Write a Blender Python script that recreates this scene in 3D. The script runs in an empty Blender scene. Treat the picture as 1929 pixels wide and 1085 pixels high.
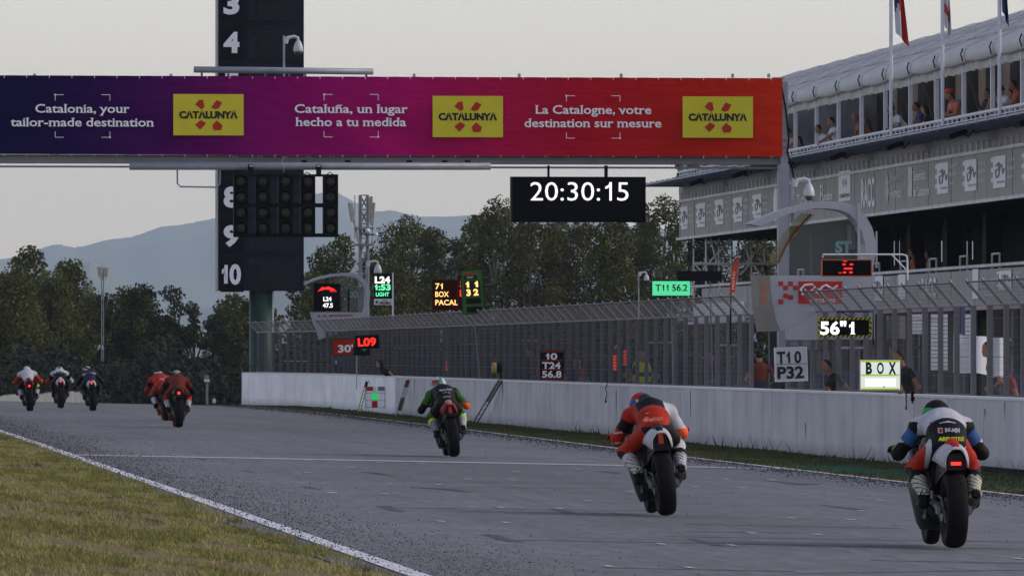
import bpy, math, random
import numpy as np
from mathutils import Vector, Matrix, Euler
S = bpy.context.scene
COL = S.collection
random.seed(7); RNG = np.random.default_rng(7)
R = math.radians

# ---------------------------------------------------------------- camera, world, sun, exposure
# the track runs along +Y, +X is to the right of it; ground at the camera is z = 0
CAMZ = 1.45
THETA = R(5.03)                      # camera turned right of the track direction
FPX = 16075.0                        # focal length in pixels of the 1929 px wide photograph
PITCH = math.atan((666.5 - 542.5) / FPX)
cam = bpy.data.cameras.new('camera'); CAM = bpy.data.objects.new('camera', cam); COL.objects.link(CAM)
cam.sensor_width = 36.0; cam.lens = FPX / 1929 * 36; cam.clip_start = 1.0; cam.clip_end = 40000
CAM.location = (0, 0, CAMZ); CAM.rotation_euler = (R(90) + PITCH, 0, -THETA)
S.camera = CAM
SUN_AZ = R(97)                      # measured from +Y (down the track) clockwise: light comes from the right
SUN_EL = R(30)
w = bpy.data.worlds.new("World"); S.world = w; w.use_nodes = True
nt = w.node_tree; nt.nodes.clear()
sky = nt.nodes.new('ShaderNodeTexSky'); sky.sky_type = 'NISHITA'; sky.sun_disc = False
sky.sun_elevation = SUN_EL; sky.sun_rotation = SUN_AZ
sky.air_density = 1.0; sky.dust_density = 0.45; sky.ozone_density = 1.0; sky.altitude = 100
hsv = nt.nodes.new('ShaderNodeHueSaturation'); hsv.inputs['Saturation'].default_value = 0.74
bg = nt.nodes.new('ShaderNodeBackground'); bg.inputs['Strength'].default_value = 0.14
wo = nt.nodes.new('ShaderNodeOutputWorld')
tint = nt.nodes.new('ShaderNodeMix'); tint.data_type = 'RGBA'; tint.blend_type = 'MULTIPLY'; tint.inputs['Factor'].default_value = 1; tint.inputs['B'].default_value = (1.08, .957, .955, 1)
nt.links.new(sky.outputs[0], hsv.inputs['Color']); nt.links.new(hsv.outputs[0], tint.inputs['A']); nt.links.new(tint.outputs['Result'], bg.inputs[0]); nt.links.new(bg.outputs[0], wo.inputs[0])
sl = bpy.data.lights.new('sun', 'SUN'); sl.energy = 1.3; sl.angle = R(7); sl.color = (1.0, 0.86, 0.68)
SUN = bpy.data.objects.new('sun', sl); COL.objects.link(SUN)
sd = Vector((math.sin(SUN_AZ) * math.cos(SUN_EL), math.cos(SUN_AZ) * math.cos(SUN_EL), math.sin(SUN_EL)))
SUN.rotation_euler = sd.to_track_quat('Z', 'Y').to_euler(); SUN.location = (60, -40, 60)
S.view_settings.view_transform = 'Standard'; S.view_settings.look = 'None'
S.view_settings.gamma = 1.0; S.view_settings.use_curve_mapping = False
S.view_settings.exposure = 0.27
S.cycles.volume_bounces = 1

# ---------------------------------------------------------------- where a point of the photograph lies
cF = Vector((math.sin(THETA) * math.cos(PITCH), math.cos(THETA) * math.cos(PITCH), math.sin(PITCH)))
cR = Vector((math.cos(THETA), -math.sin(THETA), 0)); cU = cR.cross(cF)
C0 = Vector((0, 0, CAMZ))
def ray(x, y): return cF + cR * ((x - 964.5) / FPX) + cU * ((542.5 - y) / FPX)
def gz(u, v):
    z = -0.02 * min(max(u, -6), 40)
    if v > 295: z -= 0.011 * (min(v, 900) - 295)
    return z
def G(x, y, dz=0.0):                 # on the (cross sloping) ground
    r = ray(x, y); t = (dz - CAMZ) / (r.z + 0.02 * r.x)
    return C0 + r * t
def PU(x, y, u): r = ray(x, y); return C0 + r * (u / r.x)      # on the plane X = u
def PV(x, y, v): r = ray(x, y); return C0 + r * (v / r.y)      # on the plane Y = v
def PD(x, y, d): return C0 + ray(x, y) * d
def sc(p): return FPX / (Vector(p) - C0).dot(cF)              # pixels per metre there

# ---------------------------------------------------------------- materials
MATS = {}
def mat(name, c, rough=0.7, metal=0.0, var=0.12, scale=3.0, bump=0.0, c2=None, spec=0.3, stretch=(1, 1, 1), detail=4):
    if name in MATS: return MATS[name]
    m = bpy.data.materials.new(name); m.use_nodes = True; n = m.node_tree.nodes; l = m.node_tree.links
    b = n['Principled BSDF']; b.inputs['Roughness'].default_value = rough; b.inputs['Metallic'].default_value = metal
    b.inputs['Specular IOR Level'].default_value = spec
    tc = n.new('ShaderNodeTexCoord'); mp = n.new('ShaderNodeMapping'); mp.inputs['Scale'].default_value = stretch
    nz = n.new('ShaderNodeTexNoise'); nz.inputs['Scale'].default_value = scale; nz.inputs['Detail'].default_value = detail
    rp = n.new('ShaderNodeValToRGB'); rp.color_ramp.elements[0].position = 0.3; rp.color_ramp.elements[1].position = 0.7
    a = tuple(x * (1 - var) for x in c); d = c2 or tuple(min(1, x * (1 + var)) for x in c)
    rp.color_ramp.elements[0].color = (*a, 1); rp.color_ramp.elements[1].color = (*d, 1)
    l.new(tc.outputs['Object'], mp.inputs[0]); l.new(mp.outputs[0], nz.inputs['Vector']); l.new(nz.outputs['Fac'], rp.inputs[0]); l.new(rp.outputs[0], b.inputs['Base Color'])
    if bump:
        bp = n.new('ShaderNodeBump'); bp.inputs['Strength'].default_value = bump; bp.inputs['Distance'].default_value = 0.02
        l.new(nz.outputs['Fac'], bp.inputs['Height']); l.new(bp.outputs[0], b.inputs['Normal'])
    MATS[name] = m; return m
def translucent(m, f):                # cloth that lets some light through
    n = m.node_tree.nodes; l = m.node_tree.links; b = n['Principled BSDF']; t = n.new('ShaderNodeBsdfTranslucent'); mx = n.new('ShaderNodeMixShader'); mx.inputs[0].default_value = f
    l.new(b.inputs['Base Color'].links[0].from_socket, t.inputs[0]); l.new(b.outputs[0], mx.inputs[1]); l.new(t.outputs[0], mx.inputs[2]); l.new(mx.outputs[0], n['Material Output'].inputs[0]); return m
def emi(name, c, s=1.0):
    if name in MATS: return MATS[name]
    m = bpy.data.materials.new(name); m.use_nodes = True; n = m.node_tree.nodes; b = n['Principled BSDF']
    b.inputs['Base Color'].default_value = (c[0] * .2, c[1] * .2, c[2] * .2, 1); b.inputs['Emission Color'].default_value = (*c, 1); b.inputs['Emission Strength'].default_value = s; b.inputs['Specular IOR Level'].default_value = .03
    MATS[name] = m; return m

ORD = 'first second third fourth fifth sixth seventh eighth ninth tenth eleventh twelfth thirteenth fourteenth fifteenth sixteenth seventeenth eighteenth nineteenth twentieth twenty-first twenty-second twenty-third twenty-fourth twenty-fifth twenty-sixth'.split()
# ---------------------------------------------------------------- objects
def tag(o, label=None, cat=None, group=None, kind=None):
    if label: o['label'] = label
    if cat: o['category'] = cat
    if group: o['group'] = group
    if kind: o['kind'] = kind
    return o
def T(name, label, cat, loc=(0, 0, 0), group=None, rot=None):
    o = bpy.data.objects.new(name, None); COL.objects.link(o); o.location = loc; o.empty_display_size = 0.2
    if rot is not None: o.rotation_euler = rot
    return tag(o, label, cat, group)
def wl(o):
    v = Vector((0, 0, 0))
    while o is not None: v += o.location; o = o.parent
    return v
def mesh(name, V, F, mats, parent=None, mi=None, smooth=False, local=False):
    """V, F in world coordinates (or in the parent's when local)"""
    V = np.asarray(V, dtype=np.float32).reshape(-1, 3)
    if parent is not None and not local: V = V - np.array(wl(parent), dtype=np.float32)
    me = bpy.data.meshes.new(name)
    if isinstance(F, np.ndarray):
        k = F.shape[1]; nf = len(F)
        me.vertices.add(len(V)); me.vertices.foreach_set('co', V.ravel())
        me.loops.add(nf * k); me.loops.foreach_set('vertex_index', F.astype(np.int32).ravel())
        me.polygons.add(nf); me.polygons.foreach_set('loop_start', np.arange(0, nf * k, k, dtype=np.int32))
        me.update(calc_edges=True)
    else:
        me.from_pydata([tuple(map(float, v)) for v in V], [], F); me.update()
    for m in (mats if isinstance(mats, (list, tuple)) else [mats]): me.materials.append(m)
    if mi is not None: me.polygons.foreach_set('material_index', np.asarray(mi, dtype=np.int32))
    if smooth: me.polygons.foreach_set('use_smooth', np.ones(len(me.polygons), dtype=bool))
    o = bpy.data.objects.new(name, me); COL.objects.link(o)
    if parent is not None: o.parent = parent
    return o
class MB:
    def __init__(s): s.V = []; s.F = []; s.M = []; s.m = 0
    def add(s, V, F):
        n = len(s.V); s.V += [tuple(v) for v in V]; s.F += [tuple(i + n for i in f) for f in F]; s.M += [s.m] * len(F); return s
    def box(s, c, d, rz=0.0, rot=None):
        x, y, z = d[0] / 2, d[1] / 2, d[2] / 2
        P = [Vector(p) for p in ((-x, -y, -z), (x, -y, -z), (x, y, -z), (-x, y, -z), (-x, -y, z), (x, -y, z), (x, y, z), (-x, y, z))]
        M = rot if rot is not None else Matrix.Rotation(rz, 3, 'Z')
        return s.add([M @ p + Vector(c) for p in P], [(0, 3, 2, 1), (4, 5, 6, 7), (0, 1, 5, 4), (1, 2, 6, 5), (2, 3, 7, 6), (3, 0, 4, 7)])
    def tube(s, pts, r, n=8, cap=True, r2=None):
        pts = [Vector(p) for p in pts]; k = len(pts); V = []; F = []
        up = None
        for i, p in enumerate(pts):
            t = (pts[min(i + 1, k - 1)] - pts[max(i - 1, 0)]).normalized()
            if up is None: up = Vector((0, 0, 1)) if abs(t.z) < .9 else Vector((1, 0, 0))
            a = t.cross(up).normalized(); b = t.cross(a).normalized(); up = -b if up.dot(-b) > 0 else b
            rr = r[i] if isinstance(r, (list, tuple)) else (r + (r2 - r) * i / max(1, k - 1) if r2 is not None else r)
            for j in range(n):
                q = 2 * math.pi * j / n + math.pi / n; V.append(p + a * rr * math.cos(q) + b * rr * math.sin(q))
        for i in range(k - 1):
            for j in range(n):
                F.append((i * n + j, i * n + (j + 1) % n, (i + 1) * n + (j + 1) % n, (i + 1) * n + j))
        if cap: F.append(tuple(range(n))[::-1]); F.append(tuple(range((k - 1) * n, k * n)))
        return s.add(V, F)
    def loft(s, rings, cap=True, closed=True):
        n = len(rings[0]); V = [p for r in rings for p in r]; F = []
        for i in range(len(rings) - 1):
            for j in range(n if closed else n - 1): F.append((i * n + j, i * n + (j + 1) % n, (i + 1) * n + (j + 1) % n, (i + 1) * n + j))
        if cap and closed: F.append(tuple(range(n))[::-1]); F.append(tuple(range((len(rings) - 1) * n, len(rings) * n)))
        return s.add(V, F)
    def lathe(s, prof, c=(0, 0, 0), axis='Z', n=16):
        c = Vector(c); rings = []
        for r, h in prof:
            ring = []
            for j in range(n):
                a = 2 * math.pi * j / n; x, y = r * math.cos(a), r * math.sin(a)
                ring.append(c + (Vector((x, y, h)) if axis == 'Z' else Vector((h, x, y)) if axis == 'X' else Vector((y, h, x))))
            rings.append(ring)
        return s.loft(rings)
    def prism(s, poly, o, r, u, nrm, th):     # outline poly [(a,b)] in plane (o; r, u), thickness th along -nrm
        o, r, u, nrm = Vector(o), Vector(r), Vector(u), Vector(nrm); n = len(poly)
        A = [o + r * a + u * b for a, b in poly]; B = [p - nrm * th for p in A]
        return s.add(A + B, [tuple(range(n)), tuple(range(2 * n - 1, n - 1, -1))] + [(i, i + n, (i + 1) % n + n, (i + 1) % n) for i in range(n)])
    def quad(s, a, b, c, d): return s.add([a, b, c, d], [(0, 1, 2, 3)])
    def build(s, name, mats, parent=None, smooth=False, local=False):
        return mesh(name, s.V, s.F, mats, parent, s.M, smooth, local)
def dup(o, parent, loc=None):
    c = o.copy(); COL.objects.link(c); c.parent = parent
    if loc is not None: c.location = loc
    return c
def sheet(name, pts, z, m, parent=None, kind='structure'):   # ground sheet following the cross slope: pts [(u,v)...] as left/right pairs
    V = []; F = []
    for (a, b) in pts: V += [(a[0], a[1], gz(*a) + z), (b[0], b[1], gz(*b) + z)]
    for i in range(len(pts) - 1): F.append((2 * i, 2 * i + 1, 2 * i + 3, 2 * i + 2))
    o = mesh(name, V, F, m, parent)
    if kind and parent is None: o['kind'] = kind
    return o

# ---------------------------------------------------------------- lettering (outlines of the built-in font, as flat print)
GL = {}
def glyph(c, bold):
    if (c, bold) in GL: return GL[(c, bold)]
    def geo(st):
        cu = bpy.data.curves.new('t', 'FONT'); cu.body = st; cu.size = 1; cu.offset = bold; cu.resolution_u = 3
        o = bpy.data.objects.new('t', cu); me = bpy.data.meshes.new_from_object(o)
        V = [(v.co.x, v.co.y) for v in me.vertices]; F = [tuple(p.vertices) for p in me.polygons]; ek = {}
        for p in me.polygons:
            for k in p.edge_keys: ek[k] = ek.get(k, 0) + 1
        bpy.data.objects.remove(o); bpy.data.curves.remove(cu); bpy.data.meshes.remove(me); return V, F, ek
    adv = max(v[0] for v in geo(c + 'H')[0]) - max(v[0] for v in geo('H')[0])
    if c == '1':
        k = .044 + bold; V = [(.30 - k, 0), (.30 + k, 0), (.30 + k, .69), (.30 - k * .75, .69), (.23, .58), (.12, .515), (.12, .515 - k * 1.9), (.22, .51 - k * 1.2), (.30 - k, .56)]; F = [(0, 1, 2, 3, 4, 5, 6, 7, 8)]; ek = {(0, 1): 1}; adv = .47
    elif c == ' ': V, F, ek = [], [], {}; adv = .26
    else: V, F, ek = geo(c)
    GL[(c, bold)] = (V, F, ek, adv); return GL[(c, bold)]
def text_geo(s, bold=0.0, serif=0.0):
    V = []; F = []; L = []; x = 0
    for c in s:
        v, f, ek, adv = glyph(c, bold); n = len(V); V += [(a + x, b) for a, b in v]; F += [tuple(i + n for i in q) for q in f]; L += [0] * len(v)
        if serif and c not in '":,.-\'':
            for (a, b), cnt in ek.items():
                if cnt == 1:
                    (xa, ya), (xb, yb) = v[a], v[b]
                    if abs(ya - yb) < 1e-3 and 0.045 < abs(xa - xb) < 0.16 + 2 * bold and (abs(ya + bold) < .02 or c == '1' or ya > .36 or ya < -.15):
                        e = serif; m_ = len(V); up = ya > .3; lo, hi = min(xa, xb) + x, max(xa, xb) + x
                        y0, y1 = (ya - .045, ya + .002) if up else (ya - .002, ya + .045); r_ = .15 if up and ya < .6 else 1
                        V += [(lo - e, y0), (hi + e * r_, y0), (hi + e * r_, y1), (lo - e, y1)]; L += [1] * 4; F.append((m_, m_ + 1, m_ + 2, m_ + 3))
        x += adv
    return V, F, L
def text(s, m, o, r, u, width=None, height=None, bold=0.0, serif=0.0, align='L', parent=None, name='lettering', local=False, cap=None, slant=0.0):
    """baseline start o, unit vectors r (reading direction) and u (up); cap = cap height in metres, width in metres"""
    V, F, L = text_geo(s, bold, serif)
    if not V: return None
    x0 = min(v[0] for v in V); x1 = max(v[0] for v in V)
    sy = (cap or height) / 0.682; sx = width / (x1 - x0) if width else sy
    o, r, u = Vector(o), Vector(r), Vector(u); nrm = r.cross(u)
    if align == 'C': o = o - r * sx * (x1 - x0) / 2
    P = [o + r * ((v[0] - x0) * sx + slant * v[1] * sy) + u * (v[1] * sy) + nrm * (0.001 * l) for v, l in zip(V, L)]
    return mesh(name, P, F, m, parent, local=local)
FR = (Vector((1, 0, 0)), Vector((0, 0, 1)))       # lettering that faces back down the track
SR = (Vector((0, -1, 0)), Vector((0, 0, 1)))      # lettering on a face parallel to the track

# ---------------------------------------------------------------- smooth bodies: distance field -> surface nets
def field(prims, X, Y, Z, k):
    Fd = None; near = None; best = None
    for i, p in enumerate(prims):
        a, b, ra, rb = np.array(p[0], float), np.array(p[1], float), p[2], p[3]
        flat = p[5] if len(p) > 5 else None
        d = b - a; L2 = max(1e-9, float(d @ d))
        px, py, pz = X - a[0], Y - a[1], Z - a[2]
        t = np.clip((px * d[0] + py * d[1] + pz * d[2]) / L2, 0, 1)
        qx, qy, qz = px - t * d[0], py - t * d[1], pz - t * d[2]
        if flat: qx, qy, qz = qx / flat[0], qy / flat[1], qz / flat[2]
        D = np.sqrt(qx * qx + qy * qy + qz * qz) - (ra + (rb - ra) * t)
        if Fd is None: Fd = D; best = D.copy(); near = np.full(D.shape, p[4])
        else:
            m = D < best; best = np.where(m, D, best); near = np.where(m, p[4], near)
            h = np.clip(0.5 + 0.5 * (Fd - D) / k, 0, 1); Fd = Fd * (1 - h) + D * h - k * h * (1 - h)
    return Fd, near
def sdf(name, prims, mats, h=0.02, k=0.03, parent=None, local=True, paint=None):
    P = np.array([p[0] for p in prims] + [p[1] for p in prims], float); rr = max(max(p[2], p[3]) * (max(p[5]) if len(p) > 5 and p[5] else 1) for p in prims)
    lo = P.min(0) - rr - 2 * h; hi = P.max(0) + rr + 2 * h
    ax = [np.arange(lo[i], hi[i] + h, h) for i in range(3)]
    X, Y, Z = np.meshgrid(*ax, indexing='ij'); Fd, _ = field(prims, X, Y, Z, k)
    n = np.array(Fd.shape); c = n - 1
    acc = np.zeros((*c, 3)); cnt = np.zeros(c)
    cor = [(i, j, l) for i in (0, 1) for j in (0, 1) for l in (0, 1)]
    def sub(o): return Fd[o[0]:o[0] + c[0], o[1]:o[1] + c[1], o[2]:o[2] + c[2]]
    for A in cor:
        for ax_ in range(3):
            if A[ax_]: continue
            B = list(A); B[ax_] = 1; fa, fb = sub(A), sub(B); m = (fa < 0) != (fb < 0)
            t = np.where(m, fa / np.where(m, fa - fb, 1), 0)
            for q in range(3): acc[..., q] += np.where(m, A[q] + (t if q == ax_ else 0), 0)
            cnt += m
    has = cnt > 0; idx = -np.ones(c, dtype=np.int64); idx[has] = np.arange(has.sum())
    w_ = np.argwhere(has); V = (acc[has] / cnt[has][:, None] + w_) * h + lo
    faces = []
    for a in range(3):
        b, d = (a + 1) % 3, (a + 2) % 3
        s1 = [slice(None)] * 3; s2 = [slice(None)] * 3; s1[a] = slice(0, -1); s2[a] = slice(1, None)
        fa, fb = Fd[tuple(s1)], Fd[tuple(s2)]; e = np.argwhere((fa < 0) != (fb < 0)); ins = fa[tuple(e.T)] < 0
        ok = (e[:, b] > 0) & (e[:, d] > 0) & (e[:, b] < c[b]) & (e[:, d] < c[d]); e = e[ok]; ins = ins[ok]
        def at(db, dd):
            q = e.copy(); q[:, b] -= db; q[:, d] -= dd; return idx[tuple(q.T)]
        Q = np.stack([at(1, 1), at(0, 1), at(0, 0), at(1, 0)], 1); Q[~ins] = Q[~ins][:, ::-1]; faces.append(Q)
    Fq = np.concatenate(faces); Fq = Fq[(Fq >= 0).all(1)]
    cen = V[Fq].mean(1); _, near = field(prims, cen[:, 0], cen[:, 1], cen[:, 2], k)
    if paint is not None: near = paint(cen, near)
    return mesh(name, V, Fq, mats, parent, near.astype(int), True, local)
# ---------------------------------------------------------------- ground materials
def asphalt(name, base, fine=0.25):
    m = bpy.data.materials.new(name); m.use_nodes = True; n = m.node_tree.nodes; l = m.node_tree.links; b = n['Principled BSDF']
    b.inputs['Roughness'].default_value = 0.85; b.inputs['Specular IOR Level'].default_value = 0.25
    tc = n.new('ShaderNodeTexCoord')
    def noise(sc_, st, d=3):
        mp = n.new('ShaderNodeMapping'); mp.inputs['Scale'].default_value = st; z = n.new('ShaderNodeTexNoise'); z.inputs['Scale'].default_value = sc_; z.inputs['Detail'].default_value = d
        l.new(tc.outputs['Object'], mp.inputs[0]); l.new(mp.outputs[0], z.inputs['Vector']); return z.outputs['Fac']
    def ramp(src, a, b_, lo=.35, hi=.65):
        r = n.new('ShaderNodeMapRange'); r.inputs['From Min'].default_value = lo; r.inputs['From Max'].default_value = hi; r.inputs['To Min'].default_value = a; r.inputs['To Max'].default_value = b_; l.new(src, r.inputs[0]); return r.outputs[0]
    def mul(a, b_):
        q = n.new('ShaderNodeMath'); q.operation = 'MULTIPLY'; l.new(a, q.inputs[0]); l.new(b_, q.inputs[1]); return q.outputs[0]
    f = mul(ramp(noise(1.0, (.25, .03, 1)), .88, 1.1), ramp(noise(1.0, (.06, .5, 1), 4), .93, 1.06))     # patches, seams across
    f = mul(f, ramp(noise(1.0, (2.2, .02, 1), 2), .93, 1.05))                                              # tyre lanes along
    f = mul(f, ramp(noise(9.0, (1, .12, 1), 6), 1 - fine, 1 + fine, .25, .75))
    mx = n.new('ShaderNodeMix'); mx.data_type = 'RGBA'; mx.inputs['Factor'].default_value = 1; mx.blend_type = 'MULTIPLY'
    mx.inputs['A'].default_value = (*base, 1); l.new(f, mx.inputs['B']); l.new(mx.outputs['Result'], b.inputs['Base Color']); return m
A_TRACK = asphalt('track_asphalt', (.148, .149, .163)); A_EDGE = asphalt('edge_asphalt', (.10, .10, .11)); A_PIT = asphalt('pit_asphalt', (.06, .06, .068))
A_DARK = asphalt('smeared_rubber', (.070, .073, .095)); A_LINE = asphalt('seam', (.10, .10, .115))
def grassmat(name, cols, st, sc_=1.0):
    m = bpy.data.materials.new(name); m.use_nodes = True; n = m.node_tree.nodes; l = m.node_tree.links; b = n['Principled BSDF']; b.inputs['Roughness'].default_value = .9; b.inputs['Specular IOR Level'].default_value = .1
    tc = n.new('ShaderNodeTexCoord'); mp = n.new('ShaderNodeMapping'); mp.inputs['Scale'].default_value = st; z = n.new('ShaderNodeTexNoise'); z.inputs['Scale'].default_value = sc_; z.inputs['Detail'].default_value = 7; z.inputs['Roughness'].default_value = .62
    r = n.new('ShaderNodeValToRGB'); e = r.color_ramp.elements; e[0].position = .32; e[0].color = (*cols[0], 1); e[1].position = .68; e[1].color = (*cols[-1], 1)
    for i, c in enumerate(cols[1:-1]): q = e.new(.32 + .36 * (i + 1) / (len(cols) - 1)); q.color = (*c, 1)
    l.new(tc.outputs['Object'], mp.inputs[0]); l.new(mp.outputs[0], z.inputs['Vector']); l.new(z.outputs['Fac'], r.inputs[0]); l.new(r.outputs[0], b.inputs['Base Color']); return m
GR_L = grassmat('dry_grass', [(.10, .076, .048), (.25, .21, .082), (.17, .18, .058), (.32, .285, .105), (.26, .245, .145), (.11, .086, .055)], (1.5, .16, 1))
GR_R = grassmat('green_grass', [(.12, .11, .06), (.07, .078, .035), (.095, .10, .042), (.14, .125, .068)], (1.0, .2, 1))
GR_F = grassmat('far_ground', [(.05, .06, .03), (.07, .08, .04), (.09, .085, .05)], (.1, .1, 1))
PAINT = mat('white_line_paint', (.62, .62, .66), .6, var=.25, scale=14, stretch=(1, .15, 1), detail=8)
STARTP = mat('worn_line_paint', (.46, .46, .49), .7, var=.2, scale=6)
MARKP = mat('grid_mark_paint', (.48, .48, .52), .7, var=.15, scale=6)

# ---------------------------------------------------------------- ground, track
vs = [-60, 0, 40, 80, 120, 160, 200, 240, 280, 295, 310, 340, 400, 500, 600, 900]
us = [-1900, -60, -6, 4.4, 16, 19, 40, 120, 7200]
V = [(u, v, gz(u, v) - .012) for v in vs + [1600, 3000, 22000] for u in us]
F = [(i * len(us) + j, i * len(us) + j + 1, (i + 1) * len(us) + j + 1, (i + 1) * len(us) + j) for i in range(len(vs) + 2) for j in range(len(us) - 1)]
mesh('ground', V, F, GR_F)['kind'] = 'structure'
def strip(name, u0, u1, z, m, v0=-40, v1=360, step=10):
    ps = []; v = v0
    while v <= v1 + .01: ps.append(((u0(v) if callable(u0) else u0, v), (u1(v) if callable(u1) else u1, v))); v += step
    return sheet(name, ps, z, m)
def ul(v): return np.interp(v, [50, 60, 81, 108, 140, 172, 420], [4.53, 4.55, 4.60, 4.66, 4.73, 4.79, 4.85])
def ur(v): return np.interp(v, [60, 104, 145, 178, 216, 247, 262, 290, 330], [15.6, 15.6, 15.75, 16.25, 16.7, 17.0, 16.85, 16.3, 15.8])
SOIL = grassmat('verge_soil', [(.13, .088, .045), (.21, .15, .075), (.17, .14, .055), (.26, .20, .11)], (2.2, .3, 1)); strip('grass_verge', -6, lambda v: ul(v) - .2, -.004, SOIL); strip('grass_verge', -40, -6, -.006, SOIL)
strip('track', 4.25, lambda v: ur(v) + .1, 0, A_TRACK, v1=420)
strip('track_edge', lambda v: ul(v) - .38, lambda v: ul(v) - .1, .004, A_EDGE)
strip('white_edge_line', lambda v: ul(v) - .085, lambda v: ul(v) + .085, .008, PAINT)
strip('white_edge_line', lambda v: ur(v) - .07, lambda v: ur(v) + .05, .008, PAINT)
strip('grass_strip', lambda v: ur(v) + .09, 19.3, -.002, GR_R, v1=320)
strip('pit_lane', 19.1, 40, .004, A_PIT, v1=330)
L0 = G(155, 857); L1 = G(1180, 877); du = L1 - L0; L2 = L0 + du * (15.72 - L0.x) / du.x; L0 = L0 + du * (4.72 - L0.x) / du.x
sheet('start_line', [((L0.x, L0.y - .6), (L0.x, L0.y + .6)), ((L2.x, L2.y - .6), (L2.x, L2.y + .6))], .006, STARTP)
# the dashes of the starting grid
mk = [(600 + a / 3.014, 840 + b / 3.014) for a, b in ((350, 96), (580, 100), (185, 120), (1120, 147), (1365, 154), (1480, 131), (845, 188), (1108, 193), (403, 216), (683, 220), (68, 267), (375, 272), (1768, 259), (1527, 312), (1034, 349), (1368, 355), (696, 428), (1062, 435), (1647, 684))]
mk += [(1240 + a / 2.8, 740 + b / 2.8) for a, b in ((362, 455), (595, 460), (197, 496), (448, 501), (865, 488), (1170, 567), (1075, 623), (700, 660), (1013, 668), (495, 740), (843, 747), (15, 798), (388, 804), (165, 922), (1900, 875))]
mk += [(580, 867), (560, 891), (628, 928), (580, 890)]
for x, y in mk:
    p = G(x, y); h = 7.0 / sc(p)
    sheet('grid_mark', [((p.x - h, p.y - .22), (p.x - h, p.y + .22)), ((p.x + h, p.y - .22), (p.x + h, p.y + .22))], .006, MARKP)
# rubber smears and thin seams across the asphalt (drawn where they lie on the ground)
def smear(pts, z=.003, m=A_DARK):
    P = [G(x, y) for x, y in pts]; o = mesh('rubber_smear', [(p.x, p.y, p.z + z) for p in P], [tuple(range(len(P)))], m); o['kind'] = 'structure'
smear([(705, 952), (735, 953), (745, 957), (765, 964), (738, 962)]); smear([(905, 1006), (938, 1007), (952, 1012), (988, 1021), (955, 1020)])
smear([(680, 889), (712, 890), (742, 896), (715, 894)]); smear([(770, 917), (850, 920), (893, 927), (860, 925)]); smear([(1035, 958), (1062, 959), (1085, 967), (1062, 966)])
smear([(362, 863), (380, 864), (395, 868)]); smear([(452, 886), (470, 887), (487, 892)]); smear([(562, 916), (583, 917), (607, 923)])
smear([(1290, 1013), (1312, 1015), (1345, 1023), (1370, 1029), (1340, 1027)]); smear([(1120, 887), (1160, 889), (1170, 893)]); smear([(1540, 950), (1590, 955), (1640, 961), (1600, 959)])
smear([(1440, 905), (1500, 909), (1560, 913), (1500, 913)], .0035); smear([(590, 863), (640, 866), (600, 865)], .0035)
for y0, x0, x1, k in ((1016, 930, 1929, .018), (1010, 1250, 1929, .016), (956, 750, 1230, .012), (1080, 1500, 1929, -.016), (987, 1290, 1700, .02), (917, 850, 1200, .008), (907, 800, 1180, .008), (1069, 1140, 1500, .02), (1055, 1640, 1929, .02), (1001, 1290, 1500, .012)):
    P = [G(x0, y0), G(x1, y0 + k * (x1 - x0))]; w_ = .06
    o = mesh('asphalt_seam', [(P[0].x, P[0].y - w_, P[0].z + .0025), (P[1].x, P[1].y - w_, P[1].z + .0025), (P[1].x, P[1].y + w_, P[1].z + .0025), (P[0].x, P[0].y + w_, P[0].z + .0025)], [(0, 1, 2, 3)], A_LINE); o['kind'] = 'structure'
# rubber crumbs that the tyres throw to both sides
def crumbs(name, n, ufun, v0, v1, s0, s1, z=.004):
    v = v0 + (v1 - v0) * RNG.random(n) ** 1.15; u = ufun(v); s = s0 + (s1 - s0) * RNG.random(n) ** 2.2; s *= (v / 90) ** .35
    a = RNG.random(n) * 6.28; ca, sa = np.cos(a), np.sin(a); el = .8 + RNG.random(n) * .7
    gzv = -.02 * u - np.where(v > 295, .011 * (v - 295), 0) + z
    V = np.zeros((n, 4, 3))
    for i, (x, y, h) in enumerate(((1, 0, 0), (-.6, .8, 0), (-.6, -.8, 0), (0, 0, 1.15))):
        V[:, i, 0] = u + s * (x * ca * el - y * sa); V[:, i, 1] = v + s * (x * sa * el + y * ca); V[:, i, 2] = gzv + s * h
    F = (np.arange(n)[:, None, None] * 4 + np.array([(0, 1, 3), (1, 2, 3), (2, 0, 3)])[None]).reshape(-1, 3)
    return tag(mesh(name, V.reshape(-1, 3), F, RUB), kind='stuff')
RUB = mat('rubber_crumb', (.036, .036, .043), .8, var=.3)
crumbs('rubber_crumbs', 17000, lambda v: ul(v) + .08 + np.abs(RNG.normal(.45, .62, len(v))) * (.8 + .2 * np.sin(v * .21)), 52, 215, .003, .0105)
crumbs('rubber_crumbs', 900, lambda v: 4.6 + RNG.random(len(v)) ** 1.6 * 11, 52, 200, .004, .012)
crumbs('rubber_crumbs', 1500, lambda v: ul(v) - .09 + RNG.random(len(v)) * .2, 52, 200, .005, .014, .01)
crumbs('rubber_crumbs', 12000, lambda v: ur(v) - .07 - np.abs(RNG.normal(.15, .45, len(v))), 95, 300, .005, .017)
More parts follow.
